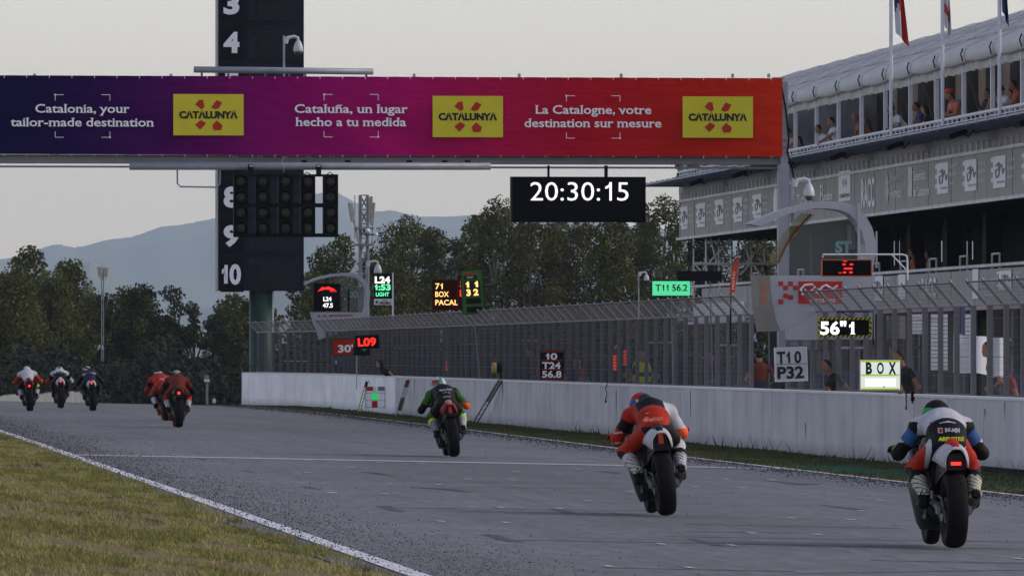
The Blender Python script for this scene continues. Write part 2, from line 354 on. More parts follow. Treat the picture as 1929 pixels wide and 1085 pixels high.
# blades
def blades(name, n, ub, v0, v1, h0, h1, w_, m, pw=1.0, keep=None):
    v = v0 + (v1 - v0) * RNG.random(n) ** pw; lo, hi = ub(v); u = lo + (hi - lo) * RNG.random(n)
    cl = np.sin(u * 5.3 + np.sin(v * .9) * 2) * np.sin(v * .55 + u * 1.3) * .5 + .5
    if name.startswith('dry'):                      # bare, trodden patches
        bare = np.sin(u * 2.3 + v * .11 + 1.3 * np.sin(v * .31)) * np.sin(v * .47 + u * 3.1); ok = (bare < .42) | (RNG.random(n) < .12); u, v, cl = u[ok], v[ok], cl[ok]; n = len(u)
    h = (h0 + (h1 - h0) * RNG.random(n)) * (.45 + .75 * cl); a = RNG.random(n) * 6.28; q = w_ * (.6 + .8 * RNG.random(n)) * (v / 90) ** .5
    g = -.02 * u - np.where(v > 295, .011 * (v - 295), 0) - .004; V = np.zeros((n, 3, 3))
    V[:, 0] = np.stack([u - q * np.cos(a), v - q * np.sin(a), g], 1); V[:, 1] = np.stack([u + q * np.cos(a), v + q * np.sin(a), g], 1)
    V[:, 2] = np.stack([u + (RNG.random(n) - .5) * h * 1.3, v + (RNG.random(n) - .5) * h, g + h], 1)
    return tag(mesh(name, V.reshape(-1, 3), np.arange(3 * n).reshape(-1, 3), m), kind='stuff')
blades('dry_grass', 150000, lambda v: (.0262 * v - .1, ul(v) - .22 + .05 * np.sin(v * 2.1) + .05 * np.sin(v * .7)), 50, 172, .02, .055, .007, GR_L, 1.25)
blades('dry_grass_fringe', 9000, lambda v: (ul(v) - .4, ul(v) - .2 + .07 * np.sin(v * 1.7) + .05 * np.sin(v * 5)), 50, 190, .03, .08, .008, GR_L, 1.2)
blades('strip_grass', 70000, lambda v: (ur(v) + .06 + .07 * np.sin(v * 1.1), 18.95 + 0 * v), 95, 305, .02, .055, .012, GR_R)
WEED = mat('weed', (.045, .05, .025), .9, var=.3, scale=2)
blades('wall_weeds', 900, lambda v: (18.72 + 0 * v, 18.93 + 0 * v), 100, 290, .03, .12, .010, WEED)
blades('wall_weeds', 110, lambda v: (18.8 + 0 * v, 18.93 + 0 * v), 100, 200, .12, .38, .008, WEED)
TEAL = mat('teal_turf', (.03, .13, .105), .9, var=.25, scale=5)
blades('artificial_turf', 9000, lambda v: (np.maximum(ur(v) + .5, 16.45 - (v - 124) * .06), 17.15 - np.abs(v - 124) * .02), 114, 133, .03, .05, .012, TEAL)

# ---------------------------------------------------------------- hills, haze
HILL = grassmat('hill_wood', [(.11, .135, .12), (.15, .175, .15), (.19, .205, .17)], (.002, .002, .002))
def ridge(name, pts, d, depth, low=-8, rough=1.0):
    xs = np.linspace(pts[0][0], pts[-1][0], 620); ys = np.interp(xs, [p[0] for p in pts], [p[1] for p in pts])
    ys = ys - rough * (np.abs(np.sin(xs * .31) * np.sin(xs * .173 + 1)) * 2.2 + RNG.random(len(xs)) * 2.0 + (RNG.random(len(xs)) > .985) * 3)
    V = []; k = 9; ysm = np.interp(xs, [p[0] for p in pts], [p[1] for p in pts]) + 3 * np.sin(xs * .021) + 1.5 * np.sin(xs * .052 + 1)
    for i in range(k):
        t = i / (k - 1)
        for x, y in zip(xs, ys if i == k - 1 else ysm):
            dd = d - depth * (1 - t); top = PD(x, y, d).z; p = PD(x, 600, dd)
            hgt = low + (top - low) * math.sin(t * math.pi / 2) ** 1.1 * (1 + .03 * math.sin(x * .045 + i * 1.7) * (1 - t))
            V.append((p.x, p.y, hgt if i < k - 1 else top))
    n = len(xs); F = [(i * n + j, i * n + j + 1, (i + 1) * n + j + 1, (i + 1) * n + j) for i in range(k - 1) for j in range(n - 1)]
    p0 = len(V)
    for x in xs: p = PD(x, 600, d + 900); V.append((p.x, p.y, low))
    F += [((k - 1) * n + j, (k - 1) * n + j + 1, p0 + j + 1, p0 + j) for j in range(n - 1)]
    mesh(name, V, F, HILL)['kind'] = 'structure'
ridge('far_hill', [(-500, 560), (-200, 520), (0, 491), (60, 480), (85, 466), (110, 462), (140, 468), (180, 463), (250, 448), (300, 431), (360, 422), (415, 412), (500, 392), (570, 372), (630, 362), (670, 384), (700, 400), (740, 398), (790, 414), (860, 410), (960, 406), (1100, 420), (1300, 440), (2300, 470)], 20000, 4500)
ridge('near_hill', [(-500, 600), (-100, 560), (60, 520), (120, 500), (170, 494), (210, 520), (260, 560), (340, 590), (420, 575), (560, 520), (650, 480), (760, 470), (900, 500), (1300, 540), (2300, 590)], 13500, 2500, rough=.7)
HZ_ON = True
if HZ_ON:
    hb = MB(); hb.box((2700, 11200, 255), (9400, 22600, 550)); hz = hb.build('haze', [])
    hm = bpy.data.materials.new('haze'); hm.use_nodes = True; n = hm.node_tree.nodes; l = hm.node_tree.links
    n.remove(n['Principled BSDF']); pv = n.new('ShaderNodeVolumePrincipled'); pv.inputs['Color'].default_value = (.72, .85, 1.0, 1); pv.inputs['Density'].default_value = .00005; pv.inputs['Anisotropy'].default_value = .2
    l.new(pv.outputs[0], n['Material Output'].inputs['Volume']); hz.data.materials.append(hm); hz['kind'] = 'stuff'

# ---------------------------------------------------------------- trees
LEAF = {'olive': mat('leaf_olive', (.068, .072, .019), .8, var=.35, scale=.8, spec=.05), 'light': mat('leaf_light', (.095, .102, .024), .8, var=.35, scale=.8, spec=.05, c2=(.12, .125, .04)), 'dark': mat('leaf_dark', (.022, .028, .012), .8, var=.3, scale=.8, spec=.05), 'brown': mat('leaf_brown', (.070, .062, .021), .8, var=.35, scale=.8, spec=.05), 'grey': mat('leaf_grey', (.050, .054, .024), .8, var=.3, scale=.8, spec=.05)}
BARK = {'pale': mat('bark_pale', (.20, .18, .155), .85, var=.3, scale=4, stretch=(3, 3, .6)), 'dark': mat('bark_dark', (.06, .05, .04), .9, var=.3, scale=5)}
def tree(x, top, wpx, d, leaf, kind, label, group=None, bark='pale', low=.22, dens=1.0, name='tree'):
    s = FPX / d; b = PD(x, 600, d); u, v = b.x, b.y; g = gz(u, v) if d < 1200 else -5
    H = PD(x, top, d).z - g; W = wpx / s; rn = np.random.default_rng(int(x * 7 + top))
    root = T(name, label, 'tree', (u, v, g), group); cl = []
    if kind == 'round': n = 16
    elif kind == 'bush': n = 15
    else: n = 38
    for i in range(n):
        if kind == 'euc':
            t = low + (1 - low) * (i + .6) / n; prof = (max(0, math.sin(min(1, (1.02 - t) * 2.6) * math.pi / 2)) ** .6) * (.72 + .28 * math.sin(t * 8 + x))
            a = i * 2.4 + rn.random(); rr = W * .5 * prof * (.35 + .65 * rn.random()); cr = W * (.12 + .12 * rn.random())
            cl.append((rr * math.cos(a), rr * math.sin(a), t * H - cr * .75, cr, cr * (.7 + .3 * rn.random())))
        elif kind == 'round':
            a = i * 2.4; f = rn.random() ** .5; rr = W * .36 * f; t = .62 + .30 * (1 - f * f) * rn.random() + .04
            cr = W * .17; cl.append((rr * math.cos(a), rr * math.sin(a), t * H - cr * .2 if t * H + cr * .6 < H else H - cr * .8, cr, cr * .75))
        else:
            a = i * 2.4; f = (i + .5) / n; rr = W * .42 * (1 - f * .75) * rn.random() ** .4; cr = W * .17
            cl.append((rr * math.cos(a), rr * math.sin(a), H * (.12 + .84 * f) - cr * .7, cr, cr))
    if kind == 'round': cl.append((0, 0, H - W * .15, W * .2, W * .15))
    q = .085 + .035 * rn.random(); P = []; cnts = []
    for (cx, cy, cz, r, rz) in cl:
        k = int(150 * dens * (r / 1.0) ** 2 / (q / .15) ** 2 * .95) + 40
        cnts.append(k); D = rn.normal(size=(k, 3)); D /= np.linalg.norm(D, axis=1)[:, None]; rad = .30 + .76 * rn.random(k) ** .55
        rad *= 1 + .22 * np.sin(D[:, 0] * 5 + cx * 3) * np.sin(D[:, 2] * 6 + cy * 3)
        P.append(np.array([cx, cy, cz]) + D * np.array([r, r, rz]) * rad[:, None])
    P = np.concatenate(P); n_ = len(P); q_ = q * (.6 + .9 * rn.random(n_))
    A = rn.normal(size=(n_, 3)); A /= np.linalg.norm(A, axis=1)[:, None]; B = np.cross(A, rn.normal(size=(n_, 3))); B /= np.linalg.norm(B, axis=1)[:, None]
    A *= q_[:, None]; B *= q_[:, None] * .65; Vv = np.stack([P - A, P - B, P + A, P + B], 1).reshape(-1, 3)
    pal2 = {'olive': 'light', 'light': 'olive', 'dark': 'olive', 'brown': 'olive', 'grey': 'olive'}[leaf]; mi_ = np.repeat([int(rn.random() < .34) for _ in cl], cnts)
    mesh('crown', Vv, np.arange(4 * n_).reshape(-1, 4), [LEAF[leaf], LEAF[pal2]], root, mi=mi_, local=True)
    m = MB(); r0 = .13 + H * .008; lean = (rn.random() - .5) * 1.2
    if kind == 'bush': m.tube([(0, 0, -.5), (0, 0, H * .5)], r0, 6, r2=.04)
    else:
        ks = [(lean * t * t, 0.3 * math.sin(t * 5 + x), -.5 + t * (H * .9)) for t in np.linspace(0, 1, 7)]
        m.tube(ks, r0, 7, r2=.04)
        for (cx, cy, cz, r, rz) in cl[::2]:
            t0 = max(.18, (cz / H - .22)); j = Vector((lean * t0 * t0, .3 * math.sin(t0 * 5 + x), t0 * H * .9))
            m.tube([j, j.lerp(Vector((cx, cy, cz)), .5) + Vector((0, 0, .25)), (cx, cy, cz)], .085, 5, r2=.025)
    m.build('trunk', BARK[bark], root, local=True)
    return root
LT = 'trees beyond the end of the straight'; MT = 'trees beyond the pit fence'
tl = [
 (12, 505, 150, 560, 'light', 'euc', 'pale green eucalyptus cut by the left edge of the picture', 'pale'),
 (50, 460, 80, 620, 'olive', 'euc', 'tall narrow eucalyptus rising highest at the far left of the tree belt', 'pale'),
 (97, 512, 110, 575, 'light', 'euc', 'yellowish green eucalyptus with light crown between two taller dark ones', 'pale'),
 (128, 486, 85, 630, 'olive', 'euc', 'tall eucalyptus with a pointed crown just left of the small antenna mast', 'pale'),
 (172, 548, 85, 600, 'olive', 'euc', 'shorter rounded tree in front of the small antenna mast', 'pale'),
 (232, 537, 100, 590, 'dark', 'euc', 'dark bushy tree right of the small antenna mast', 'dark'),
 (268, 532, 90, 610, 'dark', 'euc', 'dark tree with a ragged top in the middle of the left belt', 'dark'),
 (325, 538, 105, 585, 'dark', 'round', 'dark umbrella shaped pine left of the lap counter tower', 'dark'),
 (362, 568, 60, 600, 'dark', 'round', 'small dark pine at the right foot of the umbrella pine', 'dark'),
 (440, 552, 90, 620, 'grey', 'euc', 'grey green tree half hidden behind the lap counter tower', 'dark'),
 (402, 596, 60, 600, 'dark', 'bush', 'low dark bushy tree left of the lap counter pole', 'dark'),
 (608, 462, 80, 600, 'brown', 'euc', 'brownish tree right of the lap counter tower', 'pale'),
 (641, 436, 62, 640, 'olive', 'euc', 'tree directly right of the start lights', 'pale'),
 (590, 508, 80, 560, 'olive', 'euc', 'low broad tree behind the far white arch shelter', 'dark'),
 (700, 470, 85, 575, 'grey', 'euc', 'grey green tree behind the telecom mast', 'dark'),
 (768, 404, 120, 600, 'olive', 'euc', 'large dense tree with a broad dome crown right of the telecom mast', 'dark'),
 (815, 424, 70, 590, 'brown', 'euc', 'tree at the right shoulder of the large dome crowned tree', 'dark'),
 (735, 490, 80, 560, 'olive', 'euc', 'mid height tree behind the lap board on its white post', 'dark'),
 (862, 446, 60, 580, 'grey', 'euc', 'grey green tree left of the tallest middle group', 'pale'),
 (892, 402, 75, 610, 'olive', 'euc', 'tree stepping up to the tallest one left of the clock', 'pale'),
 (938, 372, 110, 600, 'olive', 'euc', 'tallest tree with a light crown just left of the hanging clock', 'pale'),
 (1000, 405, 90, 590, 'brown', 'euc', 'brownish eucalyptus under the left end of the clock', 'pale'),
 (1048, 402, 90, 620, 'olive', 'euc', 'eucalyptus under the middle of the clock with a bare white trunk', 'pale'),
 (1100, 410, 90, 600, 'brown', 'euc', 'olive brown eucalyptus under the right half of the clock', 'pale'),
 (1155, 400, 90, 580, 'light', 'euc', 'lighter eucalyptus under the right end of the clock', 'pale'),
 (1205, 410, 80, 610, 'grey', 'euc', 'grey green tree right below the corner of the clock', 'pale'),
 (1245, 364, 85, 590, 'olive', 'euc', 'tall loose eucalyptus between the clock and the pit building', 'pale'),
 (1290, 395, 70, 600, 'dark', 'euc', 'dark tree touching the far corner of the pit building', 'dark'),
 (1345, 430, 90, 600, 'dark', 'euc', 'dark tree seen through the left half of the white scaffolding', 'dark'),
 (1430, 440, 110, 620, 'olive', 'euc', 'tree seen through the right half of the white scaffolding', 'dark'),
]
for x, top, wp, d, lf, kd, lb, bk in tl:
    tree(x, top, wp * (1.5 if kd == 'euc' else 1.1), d, lf, kd, lb, LT if x < 480 else MT, bk, dens=1.15 if kd == 'euc' else 1.5)
for i, x in enumerate(range(-10, 480, 36)):
    tree(x + 6 * math.sin(i * 3), 610 + 30 * math.sin(i * 1.9) + (15 if x > 360 else 0), 66, 575 + 10 * (i % 3), ('dark', 'dark', 'olive')[i % 3] if x > 150 else ('olive', 'dark')[i % 2], 'bush', 'low dark tree at the foot of the left belt, %s from the left' % ORD[i], 'low trees at the foot of the left belt', 'dark', dens=1.5)
for i, x in enumerate(range(470, 1560, 44)):
    tree(x + 8 * math.sin(i * 3), 548 + 22 * math.sin(i * 2.3), 76, 500 + 10 * (i % 3), ('dark', 'brown', 'grey')[i % 3], 'bush', 'low tree below the crowns behind the fence, %s from the left' % ORD[i], 'low trees behind the pit fence', 'dark', dens=1.3)
ub = MB(); 
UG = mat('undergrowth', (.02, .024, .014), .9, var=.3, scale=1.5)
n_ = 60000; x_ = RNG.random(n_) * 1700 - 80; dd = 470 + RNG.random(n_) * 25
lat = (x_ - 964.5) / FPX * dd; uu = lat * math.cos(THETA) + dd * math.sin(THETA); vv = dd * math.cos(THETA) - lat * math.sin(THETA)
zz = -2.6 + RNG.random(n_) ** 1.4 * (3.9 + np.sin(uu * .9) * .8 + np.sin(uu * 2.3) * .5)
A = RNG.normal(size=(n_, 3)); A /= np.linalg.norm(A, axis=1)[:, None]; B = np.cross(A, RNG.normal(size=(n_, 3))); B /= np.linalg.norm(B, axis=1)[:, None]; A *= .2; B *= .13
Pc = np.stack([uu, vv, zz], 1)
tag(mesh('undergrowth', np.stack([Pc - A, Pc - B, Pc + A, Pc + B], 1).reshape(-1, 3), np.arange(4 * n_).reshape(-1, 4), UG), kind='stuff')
# concrete barrier far down the track
CONC = mat('far_concrete', (.24, .25, .255), .9, var=.18, scale=1.2)
a, b = PD(-90, 700, 392), PD(285, 700, 520); fb = T('concrete_barrier', 'low grey concrete barrier at the far end of the straight, behind the three leftmost riders', 'barrier', (a.x, a.y, -1.9))
dv = (b - a); L = dv.length; ang = math.atan2(dv.y, dv.x); nP = int(L / 4)
pm = MB(); pm.box((0, 0, 0), (L / nP - .12, .3, 1.5)); p0 = None
for i in range(nP):
    c = a + dv * ((i + .5) / nP) - Vector(fb.location)
    if p0 is None: p0 = pm.build('barrier_panel', CONC, fb, local=True); o = p0
    else: o = dup(p0, fb)
    o.location = (c.x, c.y, .55 + .05 * math.sin(i * 2.1) + (-1.9 - fb.location.z)); o.rotation_euler = (0, 0, ang)
# ---------------------------------------------------------------- common finishes
STEEL = mat('galvanised_steel', (.30, .32, .37), .5, .2, var=.12, scale=4); DSTEEL = mat('dull_steel', (.16, .175, .21), .55, .2, var=.2, scale=5)
WHITE = mat('white_paint', (.68, .69, .74), .5, var=.06, scale=2); BLACK = mat('black_plastic', (.008, .008, .011), .6, var=.2, spec=.08); NAVY = mat('navy_panel', (.017, .018, .032), .55, var=.35, scale=.8, c2=(.03, .031, .05))
GREYP = mat('grey_paint', (.33, .34, .40), .5, var=.08); TXT = mat('print_white', (.86, .85, .90), .6, var=.03); INK = mat('print_black', (.012, .012, .014), .6)
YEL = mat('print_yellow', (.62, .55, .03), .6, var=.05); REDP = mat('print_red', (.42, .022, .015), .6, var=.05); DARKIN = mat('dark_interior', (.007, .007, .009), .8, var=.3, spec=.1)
GLASS = mat('tinted_glass', (.03, .035, .035), .08, var=.05, spec=.6)
def frontbox(m, x0, y0, x1, y1, v, th):    # a box whose face toward the camera fills that region of the plane Y = v
    a, b = PV(x0, y1, v), PV(x1, y0, v); m.box(((a.x + b.x) / 2, v + th / 2, (a.z + b.z) / 2), (abs(b.x - a.x), th, abs(b.z - a.z)))
# ---------------------------------------------------------------- gantry across the track
GV = 200.0; p0 = PV(1476, 660, GV)
ga = T('start_gantry', 'long steel gantry spanning the track and carrying the purple to red banner', 'gantry', (p0.x, GV, gz(p0.x, GV)))
def gz_px(y): return PV(700, y, GV).z
m = MB(); xl = PV(-330, 200, GV).x; xr = PV(1484, 200, GV).x
for y, z0, dd, hh in ((301, None, .5, .16), (292.5, None, .7, .03), (313.5, None, .10, .045)):
    m.box(((xl + xr) / 2, GV + .5, gz_px(y + 1)), (xr - xl - .3, dd, hh))
m.build('lower_beam', GREYP, ga)
m = MB(); m.box(((xl + xr) / 2, GV + .55, gz_px(151)), (xr - xl - .3, .35, .06)); m.box(((xl + xr) / 2, GV + 1.6, gz_px(151)), (xr - xl, .10, .10)); m.box(((xl + xr) / 2, GV + 1.6, gz_px(300)), (xr - xl, .10, .10)); m.build('upper_beam', GREYP, ga)
m = MB(); k = 0; x = xl
while x < xr - 1.6:
    m.tube([(x, GV + 1.6, gz_px(300)), (x + .9, GV + 1.6, gz_px(151)), (x + 1.8, GV + 1.6, gz_px(300))], .035, 5); x += 1.8
m.build('truss_bracing', DSTEEL, ga)
a = PV(244, 313.5, GV - .1); b = PV(924, 313.5, GV - .1); m = MB(); m.tube([(a.x, GV - .1, a.z), (b.x, GV - .1, b.z - .0)], .088, 14); m.build('pipe', STEEL, ga, True)
a = PV(365, 131.5, GV + .1); b = PV(703, 135.5, GV + .1); m = MB(); m.tube([a, b], .075, 14); m.build('pipe', STEEL, ga, True)
for x in (380, 430, 500, 545, 575, 690):
    a = PV(x, 137, GV + .1); m = MB(); m.box((a.x, GV + .1, a.z - .05), (.05, .05, .12)); m.build('pipe_clamp', DSTEEL, ga)
for x in (65, 322, 780, 978, 1170, 1380, 1448):
    a = PV(x, 143, GV + .15); m = MB(); m.box((a.x, GV + .15, a.z), (.06, .1, .09)); m.build('lug', GREYP, ga)
m = MB(); m.tube([PV(334, 318, GV), PV(334, 346, GV), PV(340, 352, GV), PV(408, 353, GV), PV(414, 347, GV), PV(415, 318, GV)], .02, 7); m.build('bracket_loop', GREYP, ga)
for x in (442, 490, 536, 581, 625, 1130):
    a = PV(x, 293, GV - .06); m = MB(); m.box((a.x - .04, GV - .06, a.z), (.025, .04, .13)); m.box((a.x + .04, GV - .06, a.z), (.025, .04, .13)); m.build('hook', STEEL, ga)
for x in (573, 655, 771, 838, 881): m = MB(); frontbox(m, x - 5, 302.5, x + 5, 306, GV + .235, .02); m.build('slot', BLACK, ga)
m = MB(); frontbox(m, 1467, 310, 1487, 700, GV - .05, .35); m.build('pillar', GREYP, ga)
m = MB(); frontbox(m, 1471, 154, 1484.5, 310, GV - .02, .4); frontbox(m, 1458, 146, 1478, 150, GV, .5)
for y in (193, 262, 275): frontbox(m, 1470, y, 1485, y + 1.5, GV - .04, .02)
m.build('pillar_head', GREYP, ga)
m = MB(); m.tube([PV(1471, 158, GV - .1), PV(1480, 205, GV - .1), PV(1486, 262, GV - .1), PV(1483, 288, GV - .1), PV(1490, 306, GV - .1), PV(1497, 345, GV - .1)], .022, 6); m.build('cable', BLACK, ga)
m = MB(); frontbox(m, -336, 150, -312, 800, GV, .4); m.build('pillar', GREYP, ga)
# the banner: wavy cloth with a colour run along its length
bn = MB(); cols = 260; rows = 26; a0, a1 = PV(-330, 143, GV - .12), PV(1472, 148.5, GV - .12); V = []; F = []
def wob(i, t):
    x = i / cols * 22.5; return .012 * math.sin(x * 3.1) * math.sin(t * 3.1) + .02 * math.sin(x * 1.3 + t * 3) * t * (1 - t) * 2 + (.028 * math.sin((x * 1.9 - t * 9)) * math.exp(-((x - 8.3) / 1.6) ** 2) + .024 * math.sin(x * 2.4 - t * 8) * math.exp(-((x - 13.2) / 1.8) ** 2)) * t + .01 * math.sin(x * 13) * max(0, 1 - t * 9)
for i in range(cols + 1):
    s = i / cols; xp = -330 + 1802 * s
    T_, B_ = PV(xp, 143 + 5.5 * max(0, (xp) / 1472) - .35 * abs(math.sin(xp * math.pi / 42.5)), GV), PV(xp, 291 + 4.5 * max(0, xp / 1472), GV)
    for j in range(rows + 1):
        t = j / rows; q = T_.lerp(B_, t); V.append((q.x, GV - .17 + wob(i, t), q.z))
for i in range(cols):
    for j in range(rows): k = i * (rows + 1) + j; F.append((k, k + 1, k + rows + 2, k + rows + 1))
bm_ = bpy.data.materials.new('banner_print'); bm_.use_nodes = True; n = bm_.node_tree.nodes; l = bm_.node_tree.links; bs = n['Principled BSDF']; bs.inputs['Roughness'].default_value = .7; bs.inputs['Specular IOR Level'].default_value = .02
tc = n.new('ShaderNodeTexCoord'); sx = n.new('ShaderNodeSeparateXYZ'); mr = n.new('ShaderNodeMapRange'); rp = n.new('ShaderNodeValToRGB')
bt = T('banner', 'long destination banner running from navy through purple to red, hung on the gantry', 'banner', (PV(700, 291, GV).x, GV - .17, gz_px(291)))
l.new(tc.outputs['Object'], sx.inputs[0]); l.new(sx.outputs['X'], mr.inputs[0]); mr.inputs['From Min'].default_value = PV(0, 200, GV).x - bt.location.x; mr.inputs['From Max'].default_value = PV(1472, 200, GV).x - bt.location.x
l.new(mr.outputs[0], rp.inputs[0]); l.new(rp.outputs[0], bs.inputs['Base Color']); e = rp.color_ramp.elements
st = [(0, (.010, .009, .050)), (.10, (.022, .007, .065)), (.2, (.060, .005, .095)), (.33, (.20, .004, .12)), (.48, (.37, .005, .135)), (.60, (.43, .007, .085)), (.74, (.43, .010, .028)), (.87, (.48, .018, .012)), (1, (.56, .030, .010))]
e[0].position = 0; e[0].color = (*st[0][1], 1); e[1].position = 1; e[1].color = (*st[-1][1], 1)
for p, c in st[1:-1]: q = e.new(p); q.color = (*c, 1)
nz = n.new('ShaderNodeTexNoise'); nz.inputs['Scale'].default_value = 1.3; nz.inputs['Detail'].default_value = 3; mp2 = n.new('ShaderNodeMapping'); mp2.inputs['Rotation'].default_value = (0, .6, 0); mp2.inputs['Scale'].default_value = (1.2, 1, 4)
bp = n.new('ShaderNodeBump'); bp.inputs['Strength'].default_value = .5; bp.inputs['Distance'].default_value = .06; l.new(tc.outputs['Object'], mp2.inputs[0]); l.new(mp2.outputs[0], nz.inputs['Vector']); l.new(nz.outputs['Fac'], bp.inputs['Height']); l.new(bp.outputs[0], bs.inputs['Normal'])
mesh('cloth', V, F, bm_, bt, smooth=True)
BV = GV - .235                                   # the plane of the print, just proud of the cloth
def ptext(s, x0, x1, yb, cap, m, v=BV, parent=bt, **k):
    a, b = PV(x0, yb, v), PV(x1, yb, v); return text(s, m, a, *FR, width=b.x - a.x, cap=cap / sc(a), parent=parent, **k)
for s1, a, b, yb, s2, c, d, yb2 in (('Catalonia, your', 66.5, 244, 212.4, 'tailor-made destination', 20, 290, 238), ('Cataluña, un lugar', 555, 768, 212.8, 'hecho a tu medida', 556.5, 765, 237.6), ('La Catalogne, votre', 1008, 1227, 214.6, 'destination sur mesure', 988, 1246, 239.7)):
    ptext(s1, a, b, yb, 15.5, TXT, bold=.014, serif=.05); ptext(s2, c, d, yb2, 15.5, TXT, bold=.014, serif=.05)
for x0, x1, y0, y1 in ((104, 207, 179, 259), (610.5, 712.5, 178.5, 258.5), (1067, 1168, 181, 260.7)):
    m = MB()
    for x, y, sx_, sy_ in ((x0, y0, 1, 1), (x1, y0, -1, 1), (x0, y1, 1, -1), (x1, y1, -1, -1)):
        frontbox(m, min(x, x + 16 * sx_), y - .5, max(x, x + 16 * sx_), y + .5, BV, .004); frontbox(m, x - .5, min(y, y + 11 * sy_), x + .5, max(y, y + 11 * sy_), BV - .004, .004)
    for x, y in ((x0, y0), (x1, y1)): frontbox(m, x - 1.6, y - 1.6, x + 1.6, y + 1.6, BV - .008, .004)
    m.build('corner_marks', TXT, bt)
X0, Y0, SX = 1265, 223, 3.876
pet = [[(1452, 265), (1483, 263), (1492, 318), (1472, 334), (1425, 298)], [(1580, 265), (1622, 283), (1598, 325), (1572, 334), (1543, 320)], [(1463, 412), (1502, 430), (1496, 448), (1460, 483), (1425, 445)], [(1583, 413), (1625, 450), (1615, 485), (1562, 485), (1550, 450)]]
for lx, ly in ((326.5, 178), (815, 181.5), (1286, 182.5)):
    m = MB(); frontbox(m, lx, ly, lx + 132.5, ly + 77.3, BV, .004); lg = m.build('logo_panel', YEL, bt)
    m = MB()
    for pl in pet:
        P = [PV(lx + (x - X0) / SX, ly + (y - Y0) / SX, BV - .006) for x, y in pl]; m.add(P, [tuple(range(5))])
    m.build('petals', REDP, lg)
    ptext('CΛTΛLUNYΛ', lx + 11, lx + 121.5, ly + 44.8, 12.2, INK, v=BV - .006, parent=lg, bold=.055)
for i, x in enumerate(np.arange(8, 1470, 42.5)):
    for y in (145 + 5 * x / 1472, 292.5 + 4 * x / 1472):
        m = MB(); frontbox(m, x - .5, y - 2.2, x + .5, y + 2.2, GV - .24, .01); m.build('tie', TXT, bt)
# start lights
sl_ = T('start_lights', 'black start light frame of five columns hanging under the gantry', 'traffic light', PV(538, 447, GV - .3))
LENS = mat('dark_lens', (.026, .024, .019), .4, var=.3, scale=6, spec=.25); LENSR = mat('lens_rim', (.03, .03, .03), .6)
lensp = None; hx = 390; hy = 300; q = 3.392
cxs = [(170, 262), (308, 405), (455, 550), (598, 692), (742, 838)]; cys = [144, 243, 343, 442]
for a, b in cxs:
    m = MB(); frontbox(m, hx + a / q, hy + 97 / q, hx + b / q, hy + 498 / q, GV - .3, .22); cb = m.build('light_column', BLACK, sl_)
    for cy in cys:
        c = PV(hx + (a + b) / 2 / q, hy + cy / q, GV - .3)
        m = MB(); m.lathe([(.155, .02), (.155, -.09), (.145, -.09), (.14, -.01)], c, 'Y', 20); hd = m.build('hood', BLACK, cb)
        m = MB(); m.lathe([(.0, -.045), (.06, -.04), (.11, -.026), (.14, -.005)], c, 'Y', 20); m.build('lens', LENS, cb, True)
for y0, y1 in ((97, 112), (282, 308), (474, 498)):
    for i in range(4): m = MB(); frontbox(m, hx + cxs[i][1] / q, hy + y0 / q, hx + cxs[i + 1][0] / q, hy + y1 / q, GV - .27, .12); m.build('crossbar', BLACK, sl_)
for x in (278, 714): m = MB(); frontbox(m, hx + (x - 16) / q, hy + 35 / q, hx + (x + 16) / q, hy + 100 / q, GV - .25, .08); m.build('hanger', BLACK, sl_)
m = MB()
for x in (278, 290, 707, 720): c = PV(hx + x / q, hy + 44 / q, GV - .26); m.lathe([(.0, -.01), (.02, -.01), (.02, .02)], c, 'Y', 8)
m.build('bolts', WHITE, sl_)
for x in (340, 488, 640, 786): m = MB(); m.tube([PV(hx + (x - 18) / q, hy + 96 / q, GV - .2), PV(hx + x / q, hy + 84 / q, GV - .2), PV(hx + (x + 18) / q, hy + 96 / q, GV - .2)], .012, 5); m.build('eyelet', BLACK, sl_)
m = MB(); m.tube([PV(536, 296, GV - .2), PV(530, 306, GV - .21), PV(535, 316, GV - .21), PV(534, 326, GV - .2)], .01, 5); m.build('cable', STEEL, sl_)
# clock
ck = T('race_clock', 'wide black digital clock showing 20:30:15 under the gantry', 'clock', PV(1090, 418, GV - .3))
m = MB(); frontbox(m, 963, 333.5, 1216.5, 418.5, GV - .3, .35); m.build('housing', mat('screen_black', (.003, .0033, .006), .5, var=.05, spec=.06), ck)
m = MB(); frontbox(m, 962.6, 333, 965.5, 418.6, GV - .303, .003); m.build('left_trim', INK, ck)
LEDW = emi('led_white', (1, 1, 1), 1.0)
ptext('20:30:15', 999, 1184, 378, 34.5, LEDW, v=GV - .306, parent=ck, name='digits', bold=-.004)
for x in (1033.5, 1142): m = MB(); frontbox(m, x - (2 if x < 1100 else 3), 312, x + (2 if x < 1100 else 3), 334, GV - .15, .1); m.build('hanger', BLACK, ck)
